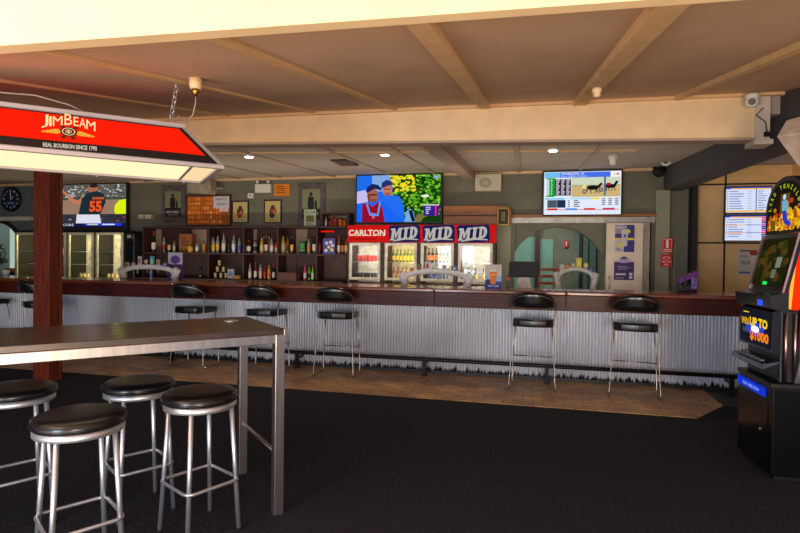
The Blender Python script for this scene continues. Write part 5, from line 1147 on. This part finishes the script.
# ================================================================== GAMING MACHINE
GX = 1.62
gm_ = thing('gaming_machine', 'tall gaming machine with arched topper and $1000 screen at the right edge', 'gaming machine', (1.95, 4.3, 0))
Ya, Yb_ = 4.02, 4.6
b = B(); b.box(GX, 2.2, Ya, Yb_, 0.03, .62, blackg, .01); b.box(GX+.03, 2.17, Ya+.03, Yb_-.03, 0, .03, black); cab = finish(b, 'base_cabinet', gm_)
b = B(); b.box(GX-.006, GX, Ya+.06, Yb_-.06, .06, .5, blackg, .002); dr = finish(b, 'cabinet_door', gm_)
b = B(); b.lathe([(.001, 0), (.008, 0), (.008, .006), (.001, .006)], chrome, 10, (GX-.006, Ya+.16, .3), 'x'); finish(b, 'lock', dr)
b = B(); b.box(GX-.012, GX-.001, Ya+.1, Yb_-.015, .535, .595, E((24, 60, 230), .75)); fb = finish(b, 'lit_strip', gm_)
def facepic(X, y_near, y_far, z0, z1, Xt=None, w=100, h=100, lift=.0015):
    """artwork on a face looking to -X; u runs from the far edge (photo left) to the near edge; leaning back to Xt at the top"""
    Xt = X if Xt is None else Xt
    n = Vector((-(z1-z0), 0, Xt-X)).normalized()
    if n.x > 0: n = -n
    return Pic((Xt, y_far, z1), (0, y_near-y_far, 0), (X-Xt, 0, z0-z1), n, w, h, lift)
p = facepic(GX-.0125, Ya+.1, Yb_-.015, .535, .595); p.text('PLAY HERE NOW', 24, 30, 84, 72, E((150, 170, 250), 1.0), 1, .02); finish(p, 'strip_lettering', gm_, fix=False)
b = B(); b.box(GX-.01, 2.2, Ya-.005, Yb_+.005, .62, .65, black, .004); finish(b, 'cabinet_top', gm_)
# button deck: chrome tray sloping towards the player
b = B(); b.add([(GX-.05, Ya+.03, .77), (GX-.05, Yb_, .77), (GX+.08, Yb_, .80), (GX+.08, Ya+.03, .80), (GX-.05, Ya+.03, .735), (GX-.05, Yb_, .735), (GX+.08, Yb_-.03, .67), (GX+.08, Ya+.06, .67)],
          [(0, 1, 2, 3), (4, 7, 6, 5), (0, 4, 5, 1), (1, 5, 6, 2), (2, 6, 7, 3), (3, 7, 4, 0)], M('deck_chrome', (110, 116, 128), .22, .9)); dk_ = finish(b, 'button_deck', gm_)
for k in range(6):
    y = Ya+.1+k*.075; b = B(); b.lathe([(.001, 0), (.02, 0), (.018, .012), (.001, .014)], M('button_pale', (90, 96, 110), .3), 12, (GX-.03, y, .782)); finish(b, 'button', dk_)
b = B(); b.box(GX+.05, GX+.16, Ya+.03, Yb_-.02, .65, 1.14, black, .01); finish(b, 'lower_body', gm_)
b = B(); b.prism([(1.74, .65), (1.775, 1.13), (1.95, 1.4), (2.2, 1.45), (2.2, .65)], Ya, Ya+.05, blackg, axis='y'); finish(b, 'side_panel', gm_)
# lower screen
b = B(); b.prism([(GX+.0, .855), (GX+.05, .84), (GX+.05, 1.14), (GX+.0, 1.125)], Ya+.02, Yb_, M('screen_surround', (36, 36, 42), .25, .6), axis='y'); finish(b, 'lower_screen_surround', gm_)
p = facepic(GX-.001, Ya+.04, Yb_-.03, .87, 1.11, None, 200, 150)
p.r(0, 0, 200, 150, E((24, 26, 40)), 1); p.r(20, 10, 60, 14, E((250, 220, 30)), 2); 
p.text('WIN', 6, 38, 58, 72, E((236, 170, 20)), 2.4, .03); p.text('UP TO', 66, 30, 182, 72, E((255, 208, 30)), 2.4, .05); p.text('$1000', 70, 88, 190, 138, E((250, 130, 24)), 2.4, .05)
p.ell(100, 80, 60, 30, E((40, 70, 220), .9), 1.6, 20); p.ell(104, 82, 26, 14, E((255, 250, 240), 2.2), 3, 20); p.lines(16, 84, 60, 108, 3, E((90, 90, 110)), 2)
finish(p, 'lower_screen', gm_, fix=False)
# head shelf
b = B(); b.prism([(GX-.02, 1.15), (GX+.06, 1.13), (GX+.08, 1.13), (GX+.08, 1.26), (GX+.06, 1.26), (GX-.03, 1.235)], Ya-.01, Yb_+.02, M('dark_burgundy_plastic', (22, 12, 13), .25), axis='y'); hs_ = finish(b, 'head_shelf', gm_)
b = B(); b.prism([(GX-.026, 1.16), (GX-.02, 1.16), (GX-.026, 1.2)], Ya+.12, Ya+.2, E((50, 80, 250), 1.2), axis='y'); finish(b, 'blue_indicator', gm_)
# upper leaning screen
ux0, ux1, uz0, uz1 = GX+.055, GX+.15, 1.265, 1.66
b = B(); b.prism([(ux0, uz0-.02), (ux0+.02, uz0-.02), (ux1+.02, uz1), (ux1, uz1)], Ya-.0, Yb_+.0, M('head_shell', (16, 15, 17), .22, .2), axis='y'); finish(b, 'upper_body', gm_)
p = facepic(ux0-.002+.008, Ya+.05, Yb_-.04, uz0+.03, uz1-.03, ux1-.008, 100, 100, .002)
p.r(0, 0, 100, 100, E((30, 30, 10)), 1); rr = random.Random(12)
for i in range(60): 
    s = rr.uniform(5, 11); p.ell(rr.uniform(s, 100-s), rr.uniform(s, 100-s), s, s, E(rr.choice([(48, 50, 12), (72, 64, 18), (34, 38, 14), (80, 52, 18), (26, 32, 18)])), 1.3+(i % 3)*.3, 9)
p.r(64, 40, 80, 62, E((120, 124, 104)), 3); p.r(58, 66, 72, 84, E((100, 104, 90)), 3); p.r(40, 92, 54, 99, E((30, 220, 90), 1.2), 3)
finish(p, 'upper_screen', gm_, fix=False)
for y in (Ya-.004, Yb_-.03):
    b = B(); b.prism([(ux0-.012, uz0-.02), (ux0+.005, uz0-.02), (ux1+.005, uz1), (ux1-.012, uz1)], y+.01, y+.022, M('pink_chrome', (200, 160, 156), .3, 1.0), axis='y'); finish(b, 'chrome_side_trim', gm_)
for xx in (GX+.075, GX+.13):
    b = B(); b.tube([(xx, Ya+.01, .66), (xx, Ya+.01, 1.12)], .010, M('pink_chrome', (200, 160, 156), .3, 1.0), 8); finish(b, 'chrome_post', gm_)
# coin tray side
b = B(); b.tube([(GX+.14, Ya+.005, .66), (GX+.17, Ya+.005, .8), (GX+.17, Ya+.005, .95)], .018, chrome, 8); finish(b, 'side_tube', gm_)
# topper
tx = GX+.17; yc = (Ya+Yb_)/2; hw_ = (Yb_-Ya)/2+.02
b = B(); poly = [(yc-hw_, 1.665), (yc-hw_, 1.82)]+[(yc-hw_*math.cos(math.pi*i/18), 1.82+.25*math.sin(math.pi*i/18)) for i in range(1, 18)]+[(yc+hw_, 1.82), (yc+hw_, 1.665)]
b.prism(poly, tx, tx+.18, M('topper_shell', (30, 28, 29), .3, .3), axis='x'); finish(b, 'topper_shell', gm_)
p = Pic((tx, yc+hw_, 2.07), (0, -2*hw_, 0), (0, 0, -(2.07-1.665)), (-1, 0, 0), 100, 100, .0015)
def archin(m_, s, k): p.poly([(50-50*s, 96), (50-50*s, 62)]+[(50-50*s*math.cos(math.pi*i/18), 62-60*s*math.sin(math.pi*i/18)) for i in range(1, 18)]+[(50+50*s, 62), (50+50*s, 96)], m_, k)
archin(E((30, 22, 18)), .9, 1)
rr = random.Random(21)
for i in range(210):
    s = rr.uniform(2, 5); x = rr.uniform(9, 91); y = 95-s-abs(rr.gauss(0, 15))*(1.2 if x > 52 else .8); y = max(44, y)
    p.ell(x, y, s, s, E(rr.choice([(240, 200, 20), (250, 220, 60), (210, 120, 20), (190, 60, 20), (230, 170, 30)]), .9), 1.5+(i % 4)*.2, 8)
p.poly([(36, 92), (40, 30), (62, 30), (60, 92)], E((120, 80, 20), .7), 1.4)
p.ell(50, 36, 4, 5, E((170, 220, 240)), 3); p.poly([(44, 42), (57, 42), (60, 58), (53, 66), (44, 60)], E((110, 170, 200)), 3); p.poly([(46, 60), (55, 60), (58, 76), (66, 82), (64, 88), (52, 84), (46, 74)], E((40, 60, 190)), 3.2)
p.r(16, 74, 28, 92, E((110, 80, 30)), 3)
word = 'LORD TENZILLA'
for i, chh in enumerate(word):
    if chh == ' ': continue
    a = math.radians(172-164*i/(len(word)-1)); x = 50+37*math.cos(a); y = 60-43*math.sin(a); th_ = math.radians(90)-a
    vs, fs, ar_ = text_mesh(chh, .03); out = []
    for u, v2 in vs:
        du, dv2 = (u-.5)*(5.0 if chh != 'I' else 2), (v2-.5)*7.6; out.append(p.P(x+du*math.cos(th_)-dv2*math.sin(th_), y+du*math.sin(th_)+dv2*math.cos(th_), 4))
    p.add(out, fs, E((160, 190, 30), .9))
finish(p, 'topper_artwork', gm_, fix=False)
# second machine behind, orange lit side column
g2 = thing('gaming_machine', 'second gaming machine with glowing orange side column, behind the first', 'gaming machine', (2.68, 5.7, 0))
QY = 5.45
b = B(); b.box(2.42, 2.95, QY+.0, QY+.6, 0, 1.15, blackg, .01); finish(b, 'cabinet', g2)
b = B(); b.box(2.40, 2.95, QY+.0, QY+.5, 1.15, 1.95, MATS['dark_burgundy_plastic'], .01); finish(b, 'head', g2)
def col(pa, pb, pc, pd, Y): return [(q.x, q.z) for q in (atY(*pa, Y), atY(*pb, Y), atY(*pc, Y), atY(*pd, Y))]
b = B(); b.prism(col((785, 313), (797, 313), (806, 236), (793, 236), QY), QY-.06, QY-.001, E((255, 50, 10), 1.1)); finish(b, 'orange_light_column', g2)
b = B(); b.prism(col((788, 310), (791, 310), (799, 238), (796, 238), QY-.07), QY-.07, QY-.062, E((255, 150, 50), 1.8)); finish(b, 'bright_light_tube', g2)
Pd = atY(788, 327, 4.95)
dg = thing('gaming_stool', 'dark brown round stool seat glimpsed beside the gaming machine screen', 'stool', (Pd.x, 4.95, 0))
b = B(); b.lathe([(.001, .72), (.12, .72), (.13, .74), (.13, .92), (.12, .95), (.001, .95)], M('dark_brown_drum', (52, 26, 20), .4), 24, (Pd.x, 4.95, 0)); finish(b, 'seat', dg)
b = B(); b.lathe([(.001, .02), (.025, .02), (.025, .72), (.001, .72)], black, 14, (Pd.x, 4.95, 0)); finish(b, 'pedestal', dg)
b = B(); b.lathe([(.001, 0), (.16, 0), (.16, .012), (.03, .03), (.001, .03)], black, 24, (Pd.x, 4.95, 0)); finish(b, 'base_plate', dg)
